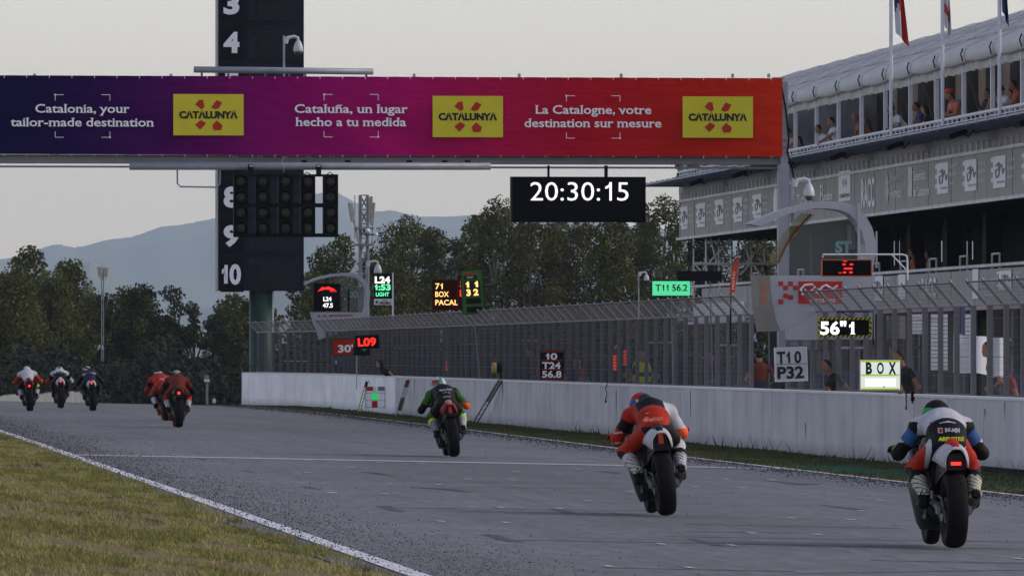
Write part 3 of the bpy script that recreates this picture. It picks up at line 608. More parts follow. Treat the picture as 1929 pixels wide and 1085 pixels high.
# dome cameras
CAMW = mat('camera_shell', (.50, .51, .55), .35, var=.05, spec=.5)
def domecam(x, y, v, base_y, label, s=1.0, u=None, side=1, pole=True):
    f = (lambda a, b: PV(a, b, v)) if u is None else (lambda a, b: PU(a, b, u)); c = f(x, y); k = 1 / sc(c) * s
    t = T('dome_camera', label, 'security camera', f(x - 27 * side * s, base_y)); px = x - 27 * side * s
    if pole: P = f(px, base_y); Q = f(px, y - 24 * s); m = MB(); m.tube([(P.x, P.y, P.z), (P.x, P.y, Q.z)], 2.3 * k, 8); m.build('pole', STEEL, t)
    m = MB(); g = lambda a, b: c + Vector((a * side * k, 0, b * k))
    m.tube([g(-24, 10), g(-20, 20), g(-8, 23), g(-1, 20), g(0, 14)], [4.5 * k, 4 * k, 3 * k, 3 * k, 3 * k], 8); m.box(g(-24, 15), (7 * k, 6 * k, 12 * k)); m.build('arm', CAMW, t)
    m = MB(); m.lathe([(2.5 * k, 15 * k), (5 * k, 13 * k), (8.5 * k, 4 * k), (9.6 * k, -4 * k), (9.0 * k, -6 * k), (6, 0)][:5] + [(0, -6 * k)], c, 'Z', 16); m.build('housing', CAMW, t, True)
    m = MB(); m.lathe([(7.2 * k, -6.2 * k), (6.6 * k, -10 * k), (4 * k, -13 * k), (0, -14 * k)], c, 'Z', 14); m.build('dome', GLASS, t, True)
    return t
domecam(562, 92, GV + .6, 145, 'white dome camera on top of the gantry, in front of the lap counter tower')
# ---------------------------------------------------------------- lap counter tower
TV = 395.0; tw = T('lap_counter_tower', 'tall dark tower of numbered lap panels behind the gantry, on a green pole', 'scoreboard', (PV(492, 600, TV).x, TV + .5, gz(24, TV)))
def rowy(k): return 81 + 72.7 * (k - 4)
STRUCT = mat('tower_frame', (.009, .010, .018), .7, spec=.06, var=.4, scale=.7); m = MB(); frontbox(m, 409.5, rowy(0) - 36, 572.5, 547.5, TV, 1.2); m.build('frame', STRUCT, tw)
m = MB(); frontbox(m, 408, rowy(0) - 38, 411, 549, TV - .03, 1.2); m.build('edge_trim', STEEL, tw)
DISP = mat('lap_display', (.008, .008, .013), .7, spec=.06, var=.2); DOTM = mat('display_cell', (.022, .022, .034), .6, spec=.06)
for k in range(1, 11):
    yc = rowy(k); m = MB(); frontbox(m, 415, yc - 33, 459, yc + 33, TV - .04, .04); np_ = m.build('number_panel', mat('number_panel_paint', (.003, .0035, .007), .7, var=.3, spec=.06), tw)
    w_ = 30 if k < 10 else 36; ptext(str(k), 436 - w_ / 2, 436 + w_ / 2, yc + 17, 34.5, mat('number_paint', (.74, .76, .84), .6, var=.05), v=TV - .05, parent=np_, bold=.05 if k < 10 else .04, name='number')
    m = MB(); frontbox(m, 468, yc - 31, 568, yc + 31, TV - .03, .03); dp = m.build('display_panel', mat('display_frame', (.013, .014, .025), .7, var=.35, spec=.06), tw)
    m = MB(); frontbox(m, 485, yc - 26, 554, yc + 26, TV - .05, .02); m.build('display', DISP, dp)
    m = MB()
    for i in range(22):
        for j in range(17): x = 487 + i * 3.1; y = yc - 24.5 + j * 3.05; a = PV(x, y, TV - .052); b = PV(x + 2.0, y + 2.0, TV - .052); m.add([(a.x, a.y, a.z), (a.x, a.y, b.z), (b.x, a.y, b.z), (b.x, a.y, a.z)], [(0, 1, 2, 3)])
    o = m.build('display_cells', DOTM, dp); o['kind'] = 'stuff'
c0 = PV(492, 548, TV + .6); m = MB(); m.tube([(c0.x, c0.y, -3), (c0.x, c0.y, c0.z)], 22.5 / sc(c0), 20); m.build('pole', mat('green_paint', (.006, .032, .025), .5, var=.1), tw, True)
m = MB(); frontbox(m, 511.5, 548, 516, 700, TV + .4, .25); m.build('pole_sunlit_edge', WHITE, tw)  # white strip paints the sunlit right edge onto the pole
# ---------------------------------------------------------------- pit building (its track side face is the plane X = 36)
BU = 36.0; v0b, v1b = 175.0, PU(1279, 400, BU).y; L = v1b - v0b
def Z(r): return r + CAMZ
FAS = mat('pleated_skirt', (.34, .35, .40), .7, var=.3, scale=1.5, stretch=(1, 6, 1)); PAN = mat('banner_grey', (.36, .345, .335), .7, var=.10, scale=.7, bump=.1); WBEAM = mat('white_tube', (.62, .62, .64), .5, var=.25, scale=1.2, stretch=(1, 1, 1), c2=(.72, .72, .74))
TENT = mat('tent_fabric', (.86, .86, .87), .6, var=.07, scale=.6, bump=.15); BACKW = mat('gallery_back_cloth', (.42, .39, .36), .8, var=.08); BPOST = mat('gallery_back_post', (.09, .085, .08), .8)
translucent(TENT, .45); translucent(BACKW, .5)
pb = T('pit_building', 'long pit building with grey sponsor panels, open terraces and a white tent roof', 'building', (BU + 4, (v0b + v1b) / 2, gz(40, 200)))
def along(m, u0, u1, z0, z1, a=v0b, b=v1b): m.box(((u0 + u1) / 2, (a + b) / 2, (z0 + z1) / 2), (u1 - u0, b - a, z1 - z0)); return m
along(MB(), BU, BU + 12, Z(6.30), Z(6.62)).build('upper_floor_slab', FAS, pb)
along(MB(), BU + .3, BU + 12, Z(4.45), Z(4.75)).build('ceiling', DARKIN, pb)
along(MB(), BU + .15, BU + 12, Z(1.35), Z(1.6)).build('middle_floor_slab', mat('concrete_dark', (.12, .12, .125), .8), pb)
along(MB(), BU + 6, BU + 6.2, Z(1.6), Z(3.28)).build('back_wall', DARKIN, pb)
gaps = sorted([(PU(b, 450, BU + 6).y, PU(a, 450, BU + 6).y) for a, b in ((1524, 1528), (1534, 1538), (1562, 1565.5), (1570.5, 1574), (1640, 1643), (1681, 1685.5), (1691, 1695), (1724, 1728), (1734, 1738.5), (1770, 1775), (1780, 1785.5), (1818, 1822.5), (1828, 1833), (1865, 1873), (1876, 1883))])
prev = v0b
for a, b in gaps + [(v1b, v1b)]:
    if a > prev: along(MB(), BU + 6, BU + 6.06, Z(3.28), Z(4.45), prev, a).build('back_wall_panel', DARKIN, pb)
    prev = b
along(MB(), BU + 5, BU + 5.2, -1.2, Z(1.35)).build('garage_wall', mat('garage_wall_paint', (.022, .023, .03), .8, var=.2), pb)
along(MB(), BU + 8.2, BU + 8.3, Z(6.6), Z(11.2)).build('gallery_back_wall', BACKW, pb)
m = MB(); m.box((BU + 6, v1b - .15, Z(5.5)), (12, .2, 2.0)); m.box((BU + 9, v1b - .15, Z(-1)), (6, .2, 5.0)); m.prism([(0, 6.6), (8.0, 6.6), (8.0, 11.3), (4.4, 10.5), (0, 9.0)], (BU, v1b - .1, CAMZ), (1, 0, 0), (0, 0, 1), (0, -1, 0), .08); m.build('end_wall', FAS, pb); m = MB(); m.box((BU + 6.3, v1b - .15, Z(3.0)), (3.4, .2, 2.9)); m.build('end_wall', DARKIN, pb)
bp0 = None; v = v0b + 2
while v < v1b:
    m = MB(); m.box((BU + 8.0, v, Z(8.9)), (.35, 1.7, 4.5)) if bp0 is None else None
    bp0 = bp0 or m.build('back_post', BPOST, pb); o = bp0 if v == v0b + 2 else dup(bp0, pb, (0, v - v0b - 2, 0)); v += 6
    m = MB()
m = MB(); m.tube([(BU + 7.7, v0b + 6, Z(7.0)), (BU + 7.3, v0b + 11.4, Z(11.0))], .08, 5); m.tube([(BU + 7.7, v0b + 11.4, Z(7.6)), (BU + 7.5, v0b + 8.2, Z(8.8))], .06, 5); br0 = m.build('diagonal_brace', BPOST, pb)
for i in range(1, int(L / 6)): dup(br0, pb, (0, 6 * i, 0))
# skirt under the upper floor with fins, tray and rail
along(MB(), BU + .02, BU + .3, Z(5.98), Z(6.30)).build('skirt', FAS, pb)
m = MB(); m.box((BU - .02, v0b + .5, Z(6.14)), (.08, .10, .30)); f0 = m.build('skirt_fin', mat('fin_light', (.60, .61, .66), .6), pb)
for i in range(1, int(L / 1.2)): 
    if i < 290: dup(f0, pb, (0, 1.2 * i, 0))
m = MB(); m.box((BU - .75, v0b + 1.0, Z(6.62)), (1.5, 1.9, .05)); t0 = m.build('sunshade_tray', mat('tray_metal', (.42, .44, .50), .55, var=.1), pb)
for i in range(1, int(L / 2)): dup(t0, pb, (0, 2.0 * i, 0))
m = MB(); m.box((BU - .75, v0b + 2, Z(6.57)), (1.5, .06, .06)); m.box((BU - 1.3, v0b + 2, Z(6.62)), (.3, .12, .16)); l0 = m.build('tray_rib', mat('rib_blue', (.20, .23, .32), .6), pb)
for i in range(1, int(L / 2)): dup(l0, pb, (0, 2.0 * i, 0))
m = MB(); m.box((BU + .0, v0b + 1.0, Z(6.78)), (.06, 1.94, .26)); t0 = m.build('parapet_panel', WHITE, pb)
for i in range(1, int(L / 2)): dup(t0, pb, (0, 2.0 * i, 0))
m = MB(); m.tube([(BU - .02, v0b, Z(7.13)), (BU - .02, v1b, Z(7.13))], .05, 8); m.tube([(BU - .02, v0b, Z(6.98)), (BU - .02, v1b, Z(6.98))], .018, 6); m.build('handrail', WHITE, pb)
m = MB(); m.box((BU - .02, v0b + .5, Z(7.0)), (.05, .07, .24)); b0 = m.build('baluster', WHITE, pb)
for i in range(1, int(L / 1.0)): dup(b0, pb, (0, 1.0 * i, 0))
m = MB(); m.box((BU - 1.1, v0b + 3, Z(6.42)), (.55, 1.1, .14), rot=Euler((0, R(-20), 0)).to_matrix()); m.tube([(BU - 1.0, v0b + 2.6, Z(6.45)), (BU - .9, v0b + 1.9, Z(6.33)), (BU - .8, v0b + 1.5, Z(6.5))], .025, 5); fl = m.build('floodlight', BLACK, pb)
for i in range(1, int(L / 14)): dup(fl, pb, (0, 14.0 * i, 0))
# tent roof: bays of 6 m
m = MB(); V = []
def roof_bay(v):
    m = MB(); rings = []
    for k in range(5):
        vv = v + 6 * k / 4; sag = .03 * math.sin(math.pi * k / 4)
        rings.append([(BU - .1, vv, Z(9.12) - sag), (BU + 2, vv, Z(10.15) - sag * 1.3), (BU + 4.4, vv, Z(10.95) - sag * 1.2), (BU + 8, vv, Z(11.45) - sag * .3), (BU + 8, vv, Z(11.40)), (BU + 4.4, vv, Z(10.8)), (BU - .1, vv, Z(9.06))])
    m.loft(rings); return m
rb = roof_bay(v0b).build('roof_panel', TENT, pb, True)
nb = int(L / 6) + 1
for i in range(1, nb): dup(rb, pb, (0, 6.0 * i, 0))
m = MB(); m.tube([(BU - .1, v0b, Z(9.17)), (BU + 2, v0b, Z(10.22)), (BU + 4.4, v0b, Z(11.03)), (BU + 8, v0b, Z(11.53))], .022, 6); m.box((BU + 8, v0b, Z(11.6)), (.15, .15, .2)); r0 = m.build('roof_rib', mat('roof_seam', (.55, .55, .58), .6), pb)
for i in range(1, nb): dup(r0, pb, (0, 6.0 * i, 0))
for q_, zz in ((.9, 9.64), (1.8, 10.12), (2.8, 10.46), (3.8, 10.8), (5.2, 11.12), (6.6, 11.33)): m = MB(); m.tube([(BU + q_, v0b, Z(zz)), (BU + q_, v0b + 6 * nb, Z(zz))], .035, 4); m.build('roof_cable', mat('roof_seam2', (.42, .42, .46), .6), pb)
m = MB(); m.loft([[(BU - .06 + rr * .55 * math.cos(a), v0b + y, Z(8.92 - sg) + rr * math.sin(a)) for a in [2 * math.pi * j / 10 for j in range(10)]] for y, rr, sg in ((.06, .165, 0), (.5, .19, .0), (1.6, .20, .02), (3, .205, .035), (4.4, .20, .02), (5.5, .19, .0), (5.94, .165, 0))]); fr0 = m.build('rolled_blind', TENT, pb, True)
for i in range(1, nb): dup(fr0, pb, (0, 6.0 * i, 0))
m = MB(); m.tube([(BU - .2, v0b, Z(9.12)), (BU - .26, v0b, Z(8.95)), (BU - .2, v0b, Z(8.74))], .022, 5); s0 = m.build('strap', BLACK, pb)
for i in range(1, nb): dup(s0, pb, (0, 6.0 * i, 0))
m = MB(); V = []; F = []
for i in range(13):
    y = v0b + i * .5; V += [(BU + .1 + .06 * math.sin(i * 2.2), y, Z(8.8)), (BU + .1 + .10 * math.sin(i * 2.2 + 1), y, Z(8.46) + .03 * math.sin(i * 2.6))]
    if i: F.append((2 * i - 2, 2 * i - 1, 2 * i + 1, 2 * i))
fg = mesh('valance', V, F, mat('valance_cloth', (.46, .45, .42), .7, var=.25, scale=2.5, bump=.3), pb, smooth=True)
for i in range(1, nb): dup(fg, pb, (0, 6.0 * i, 0))
m = MB(); m.box((BU + .12, v0b + 2.0, Z(7.6)), (.12, .14, 2.2)); c0_ = m.build('gallery_post', WHITE, pb)
for i in range(1, nb): dup(c0_, pb, (0, 6.0 * i, 0))
# middle terrace: dark with door frames, posts, rail
DOORW = mat('door_frame_white', (.42, .44, .50), .5)
m = MB(); m.box((BU + 3.0, v0b + 4, Z(3.0)), (.5, .9, 2.9)); c1 = m.build('column', mat('column_dark', (.010, .010, .013), .7, spec=.1), pb)
for i in range(1, int(L / 9)): dup(c1, pb, (0, 9.0 * i, 0))
m = MB(); m.tube([(BU + .1, v0b, Z(2.60)), (BU + .1, v1b - 2, Z(2.60))], .06, 6); m.build('terrace_rail', WBEAM, pb)
m = MB(); m.tube([(BU + 1.5, v0b + 5, Z(2.5)), (BU + 1.5, v0b + 5, Z(3.05)), (BU + 1.5, v0b + 6.6, Z(3.05)), (BU + 1.5, v0b + 6.6, Z(2.5))], .035, 6); h0 = m.build('hoop', WHITE, pb)
for i in range(1, int(L / 7)): dup(h0, pb, (0, 7.0 * i, 0))
# garage doors behind the pit lane
m = MB(); m.box((BU + 4.95, v0b + 3, Z(-.6)), (.1, 3.4, 3.6)); d0 = m.build('garage_door', mat('garage_door_dark', (.025, .027, .035), .6), pb)
for i in range(1, int(L / 5)): dup(d0, pb, (0, 5.0 * i, 0))
m = MB(); m.box((BU + .4, v0b + .6, Z(-.4)), (.4, .4, 4.0)); c2 = m.build('pit_column', mat('pit_column_paint', (.10, .10, .12), .7), pb)
for i in range(1, int(L / 10)): dup(c2, pb, (0, 10.0 * i, 0))
# sponsor panels, upper and lower row
def panel_row(name, label, z0, z1, step, vA, vB):
    t = T(name, label, 'banner', (BU, vA, Z(z0))); n = int((vB - vA) / step)
    for i in range(n):
        m = MB(); tilt = .015 * math.sin(i * 2.7); m.box((BU - .03 + tilt * .5, vA + step * (i + .5), Z((z0 + z1) / 2)), (.035, step - .05 - .03 * (i % 3 == 0), z1 - z0 - .02)); m.build('banner_panel', PAN, t)
    return t
ur = panel_row('sponsor_banner', 'long grey sponsor banner row below the upper terrace of the pit building', 4.56, 5.94, 2.55, v0b, v1b)
along(MB(), BU - .10, BU + .1, Z(5.93), Z(6.03)).build('top_tube', WBEAM, ur); along(MB(), BU - .12, BU + .1, Z(4.46), Z(4.56)).build('bottom_tube', WBEAM, ur)
lr = panel_row('sponsor_banner', 'lower grey sponsor banner row seen just above and through the pit fence', 1.42, 2.50, 2.55, v0b, v1b - 8)
along(MB(), BU - .06, BU + .1, Z(1.30), Z(1.42)).build('bottom_tube', mat('pink_tube', (.45, .30, .31), .6), lr)
LOGO = mat('logo_white', (.80, .80, .84), .6, var=.05); LU = BU - .075
def lbox(x0, y0, x1, y1, mt=None, par=ur, du=0, name='logo'):
    xc = (x0 + x1) / 2; yc0, yc1 = y0, y1; a, b, c = PU(x0, y0, LU - du), PU(x1, y0, LU - du), PU(xc, y1, LU - du); zt = PU(xc, y0, LU - du).z
    m = MB(); m.box((LU - du, (a.y + b.y) / 2, (zt + c.z) / 2), (.012, abs(a.y - b.y), zt - c.z)); return m.build(name, mt or LOGO, par)
def ltext(s, x0, x1, yb, cap, mt=None, par=ur, du=0, **k):   # yb = baseline at x0
    a, b = PU(x0, yb, LU - du), PU(x1, yb, LU - du); return text(s, mt or LOGO, a, *SR, width=a.y - b.y, cap=cap / sc(a), parent=par, **k)
def circ_logo(x0, x1, yt, yb, par=ur, half=False):
    w_ = x1 - x0; h = yb - yt; lg = lbox(x0 + w_ * .08, yt, x0 + w_ * .58, yb, par=par)
    for i in range(3): lbox(x0, yt + h * (.06 + .32 * i), x0 + w_ * .075, yt + h * (.20 + .32 * i), par=par)
    f = lambda a, b: PU(x0 + w_ * (.08 + .5 * a), yt + h * b, LU - .02)
    m = MB(); m.tube([f(.22, .30), f(.5, .22), f(.42, .42), f(.2, .45), f(.25, .68), f(.45, .62), f(.55, .35), f(.68, .25), f(.78, .55), f(.9, .40)], .028, 4); m.build('track_outline', PAN, lg)
    ltext('Barcelona', x0 + w_ * .24, x0 + w_ * .54, yt + h * .86, h * .08, mt=INK, par=lg, du=.02)
    s = (yb - yt) * -.0
    for i, t in enumerate(('Circuit de', 'Barcelona', 'CATALUNYA')): ltext(t, x0 + w_ * .64, x0 + w_ * (.95 if i < 2 else .92), yt + h * (.17 + .27 * i), h * (.13 if i < 2 else .09), par=lg, du=.005)
for x0, x1, yt, yb in ((1281, 1306, 389, 432), (1311, 1341, 383, 428), (1346, 1375, 376, 423), (1380, 1411, 372, 418), (1417, 1447, 366, 411)): circ_logo(x0, x1, yt, yb)
m = MB(); P = [PU(1461 + 4.6 * math.cos(a), 385 + 33 * math.sin(a), LU) for a in [2 * math.pi * j / 14 for j in range(14)]]; m.add(P, [tuple(range(14))]); m.build('oval_mark', LOGO, ur)
ltext('Turisme', 1501, 1530, 385, 17, bold=.02); ltext('B', 1545, 1551, 384, 35); ltext('arcelona', 1551.5, 1568, 378, 16, bold=.02)
cp = lbox(1580, 322, 1602, 379); ltext('catalunya', 1581.5, 1600.5, 373, 9, INK, cp, .012, bold=.02)
for dx in (-2.4, 2.4):
    m = MB(); P = [PU(1591 + dx + a, 345 + b, LU - .012) for a, b in ((0, -10), (2, 0), (0, 9), (-2, 0))]; m.add(P, [(0, 1, 2, 3)]); m.build('mark', PAN, cp)
ltext('RACC', 1622.5, 1647.5, 391, 51, bold=.03)
m = MB(); c = [PU(1671 + a, 340 + b, LU) for a, b in ((0, -20), (2.5, 0), (5, 6), (1, 8), (4, 20), (0, 48), (-4, 20), (-1, 8), (-5, 6), (-2.5, 0))]; m.add(c, [tuple(range(10))]); m.build('town_mark', mat('logo_dim', (.46, .46, .47), .6), ur)
ltext('AJUNTAMENT DE', 1676, 1698, 345, 11, MATS['logo_dim'], bold=.02); ltext('MONTMELÓ', 1676, 1698, 374, 12, bold=.02)
for i in range(3): lbox(1711.5 + i * 2.4, 315 + 0 * i, 1713 + i * 2.4, 371)
ltext('Generalitat', 1720, 1744, 341, 18, bold=.012); ltext('de Catalunya', 1720, 1750, 371, 18, bold=.012)
for x0, x1, yt, yb in ((1762, 1804, 307, 365), (1814, 1858, 301, 360), (1867, 1914, 294, 354), (1925, 1972, 286, 347)): circ_logo(x0, x1, yt, yb)
circ_logo(1878, 1925, 510, 545, lr); circ_logo(1968, 2015, 500, 540, lr); lbox(1692, 517, 1706, 563, par=lr); ltext('RACC', 1736, 1763, 560, 34, par=lr, bold=.02); lbox(1832, 507, 1843, 563, par=lr); ltext('GENERALITAT', 1845, 1875, 541, 14, par=lr); ltext('DE CATALUNYA', 1845, 1875, 561, 12, par=lr)
ltext('BARCELONA', 1560, 1610, 575, 20, par=lr); circ_logo(1640, 1680, 520, 566, lr)
# ---------------------------------------------------------------- white scaffolding beyond the far corner of the building
sf = T('scaffold_frame', 'white lattice scaffolding under the far end of the sponsor banner', 'scaffold', (BU + 3, v1b - 15, -1))
SW = mat('scaffold_white', (.88, .88, .89), .5, var=.2, scale=3); za, zb, zc = Z(2.35), Z(4.40), Z(.2)
vv = [PU(x, 500, BU + 1).y for x in (1306, 1338, 1370, 1398, 1428, 1458, 1490)]; SV = PU(1385, 497, BU + 1.5).y
def sp(x, y, k=0): return PV(1240 + x / 4.384, 340 + y / 4.384, SV + k)
m = MB(); m.tube([sp(285, 690), sp(1000, 690)], .05, 6); m.build('ledger', SW, sf); m = MB(); m.tube([sp(285, 683, 1.5), sp(1000, 683, 1.5)], .035, 6); m.build('ledger', SW, sf)
for x in (292, 395, 500, 605, 660, 770, 880, 975): m = MB(); m.tube([sp(x, 425, .3), sp(x, 1000, .3)], .040 if x in (395, 605, 880) else .028, 6); m.build('standard', SW, sf)
for a_ in ((430, 470, 484, 690), (470, 495, 612, 652), (592, 500, 425, 672), (700, 505, 857, 672), (887, 520, 720, 690), (768, 440, 945, 645), (830, 500, 985, 655), (640, 440, 560, 520), (700, 440, 760, 690), (900, 440, 960, 500), (960, 430, 880, 500), (300, 690, 350, 745), (370, 742, 388, 692), (388, 692, 405, 745), (520, 690, 600, 780), (760, 690, 680, 780), (790, 700, 852, 780), (440, 860, 540, 960), (610, 430, 720, 560)):
    m = MB(); m.tube([sp(a_[0], a_[1]), sp(a_[2], a_[3])], .034, 6); m.build('diagonal_brace', SW, sf)
for x, y in ((500, 530), (605, 530), (660, 530), (290, 548), (800, 622), (910, 655)): c = sp(x, y, -.06); m = MB(); m.box(c, (.09, .05, .13)); m.build('coupler', mat('coupler_red', (.35, .06, .03), .6), sf)
m = MB(); m.box((BU + 2, vv[3], Z(1.2)), (4, 22, .12)); m.box((BU - .1, vv[3] - 2, Z(1.55)), (.1, 17, .75)); m.build('platform', WHITE, sf)
# ---------------------------------------------------------------- flags on poles in front of the terrace
def flag(xp, label, stripes, x1, ytop, ybot, uF, wave):
    b = PU(xp, 280, uF); z0 = Z(6.66); t = T('flag_pole', label, 'flag', (uF, b.y, z0)); m = MB(); m.tube([(uF, b.y, z0), (uF, b.y, Z(13.6))], .058, 8); m.build('pole', WHITE, t)
    k = 1 / sc(b); m = MB(); n = 8; rows = 12; V = []; F = []; M = []
    for j in range(rows + 1):
        tt = j / rows; z = PU(xp, -60 + (ybot + 60) * tt, uF).z
        for i in range(n + 1):
            s = i / n; xx = (.06 + (x1[0] + (x1[1] - x1[0]) * tt) * k * s + wave * tt * k); V.append((uF + xx, b.y + .12 * math.sin(s * 9 + tt * 2), z - .25 * s - .2 * s * tt))
    for j in range(rows):
        for i in range(n): q_ = j * (n + 1) + i; F.append((q_, q_ + 1, q_ + n + 2, q_ + n + 1)); M.append(stripes(i / n, j / rows))
    mesh('flag_cloth', V, F, [mat('flag_white', (.62, .62, .66), .7), mat('flag_red', (.50, .03, .03), .7), mat('flag_blue', (.02, .03, .12), .7)], t, M, True)
flag(1678.5, 'left flag pole with a blue, white and red flag hanging limp', lambda s, t: 2 if t < .62 - s * .5 and s < .62 else (0 if s < .32 + .1 * t else 1), (16, 24), 0, 62, BU - 1.2, 6)
flag(1775.5, 'middle flag pole with a white flag that has a red disc', lambda s, t: 1 if abs(t - .62) < .09 and s < .8 else 0, (8, 12), 0, 50, BU - 1.2, 1)
flag(1883, 'right flag pole with a dark blue flag rolled against it', lambda s, t: 2, (8, 11), 0, 22, BU - 1.2, 2)
# ---------------------------------------------------------------- pit wall
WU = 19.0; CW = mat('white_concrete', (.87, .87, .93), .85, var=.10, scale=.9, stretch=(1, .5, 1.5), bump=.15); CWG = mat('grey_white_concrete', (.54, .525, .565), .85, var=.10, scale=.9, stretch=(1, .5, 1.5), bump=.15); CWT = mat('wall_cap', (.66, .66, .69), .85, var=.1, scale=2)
def concrete(m, grime):
    n = m.node_tree.nodes; l = m.node_tree.links; b = n['Principled BSDF']; src = b.inputs['Base Color'].links[0].from_socket; tc = n.new('ShaderNodeTexCoord')
    def nz(st, lo, hi, a, c, d=5):
        mp = n.new('ShaderNodeMapping'); mp.inputs['Scale'].default_value = st; z = n.new('ShaderNodeTexNoise'); z.inputs['Scale'].default_value = 1; z.inputs['Detail'].default_value = d; r = n.new('ShaderNodeMapRange'); r.inputs['From Min'].default_value = lo; r.inputs['From Max'].default_value = hi; r.inputs['To Min'].default_value = a; r.inputs['To Max'].default_value = c
        l.new(tc.outputs['Object'], mp.inputs[0]); l.new(mp.outputs[0], z.inputs['Vector']); l.new(z.outputs['Fac'], r.inputs[0]); return r.outputs[0]
    def mul(a, c): q = n.new('ShaderNodeMath'); q.operation = 'MULTIPLY'; l.new(a, q.inputs[0]); l.new(c, q.inputs[1]); return q.outputs[0]
    f = mul(nz((1, .9, .35), .3, .75, 1.08, 1 - grime), nz((1, 1.5, .3), .45, .85, 1.0, 1 - grime * 1.3)); f = mul(f, nz((14, 14, 14), .35, .7, .94, 1.04, 8))
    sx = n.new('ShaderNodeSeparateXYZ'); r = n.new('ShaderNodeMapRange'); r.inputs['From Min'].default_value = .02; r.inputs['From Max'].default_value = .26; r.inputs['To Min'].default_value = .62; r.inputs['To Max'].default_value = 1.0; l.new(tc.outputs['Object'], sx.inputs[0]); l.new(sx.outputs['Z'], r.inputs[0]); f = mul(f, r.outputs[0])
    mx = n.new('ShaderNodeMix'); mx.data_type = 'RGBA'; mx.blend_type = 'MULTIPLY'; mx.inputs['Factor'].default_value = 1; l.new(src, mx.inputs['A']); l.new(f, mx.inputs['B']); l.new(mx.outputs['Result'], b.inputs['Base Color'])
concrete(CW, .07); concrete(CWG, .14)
def wu(v): return WU - .0 if v < 284 else WU - 1.45 * ((v - 284) / 28) ** 1.6
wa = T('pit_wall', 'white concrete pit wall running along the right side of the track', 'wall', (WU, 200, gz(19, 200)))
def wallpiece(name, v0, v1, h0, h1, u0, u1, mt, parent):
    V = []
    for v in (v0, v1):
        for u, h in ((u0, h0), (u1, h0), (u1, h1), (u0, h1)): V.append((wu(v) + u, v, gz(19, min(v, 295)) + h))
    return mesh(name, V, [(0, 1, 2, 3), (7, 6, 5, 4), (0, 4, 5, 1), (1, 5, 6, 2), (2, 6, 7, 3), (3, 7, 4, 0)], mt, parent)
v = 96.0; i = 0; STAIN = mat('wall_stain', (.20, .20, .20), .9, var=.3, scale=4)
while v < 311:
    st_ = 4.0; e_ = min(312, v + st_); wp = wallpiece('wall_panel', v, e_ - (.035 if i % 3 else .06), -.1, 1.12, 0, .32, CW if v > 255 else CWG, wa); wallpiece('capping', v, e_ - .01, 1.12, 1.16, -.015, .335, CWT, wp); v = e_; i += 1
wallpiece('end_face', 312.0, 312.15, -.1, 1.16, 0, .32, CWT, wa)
V = []
for x, y0, y1, w_ in ((946, 722, 766, 3.0), (545, 712, 760, 3.5), (567, 722, 757, 2.5), (780, 714, 785, 1.0), (1160, 735, 826, 1.2), (1517, 796, 832, 2), (1855, 770, 800, 2.5), (1892, 756, 800, 3), (1300, 735, 820, 1.2)):   # run-off marks on the wall face
    s = 40.0
    for j in range(7):
        xx = x + (RNG.random() - .5) * w_; ll = .3 + .7 * RNG.random(); a = PU(xx, y0, WU - .003 - .0004 * j); b = PU(xx + .4 + .5 * RNG.random(), y0, WU - .003 - .0004 * j); c = PU(xx, y0 + (y1 - y0) * ll, WU - .003 - .0004 * j); V += [(a.x, a.y, a.z), (a.x, b.y, a.z), (a.x, (a.y * .6 + b.y * .4), c.z)]
m = MB(); a_, b_2 = PU(1838, 880, WU).y, 96.5; m.box((WU - .006, (a_ + b_2) / 2, gz(19, 120) + .035), (.012, a_ - b_2, .10)); m.build('gap_shade', DARKIN, wa)  # flat dark strip on the wall foot paints in the shade of the gap below
mesh('stain', V, [(3 * i, 3 * i + 1, 3 * i + 2) for i in range(len(V) // 3)], STAIN, wa)
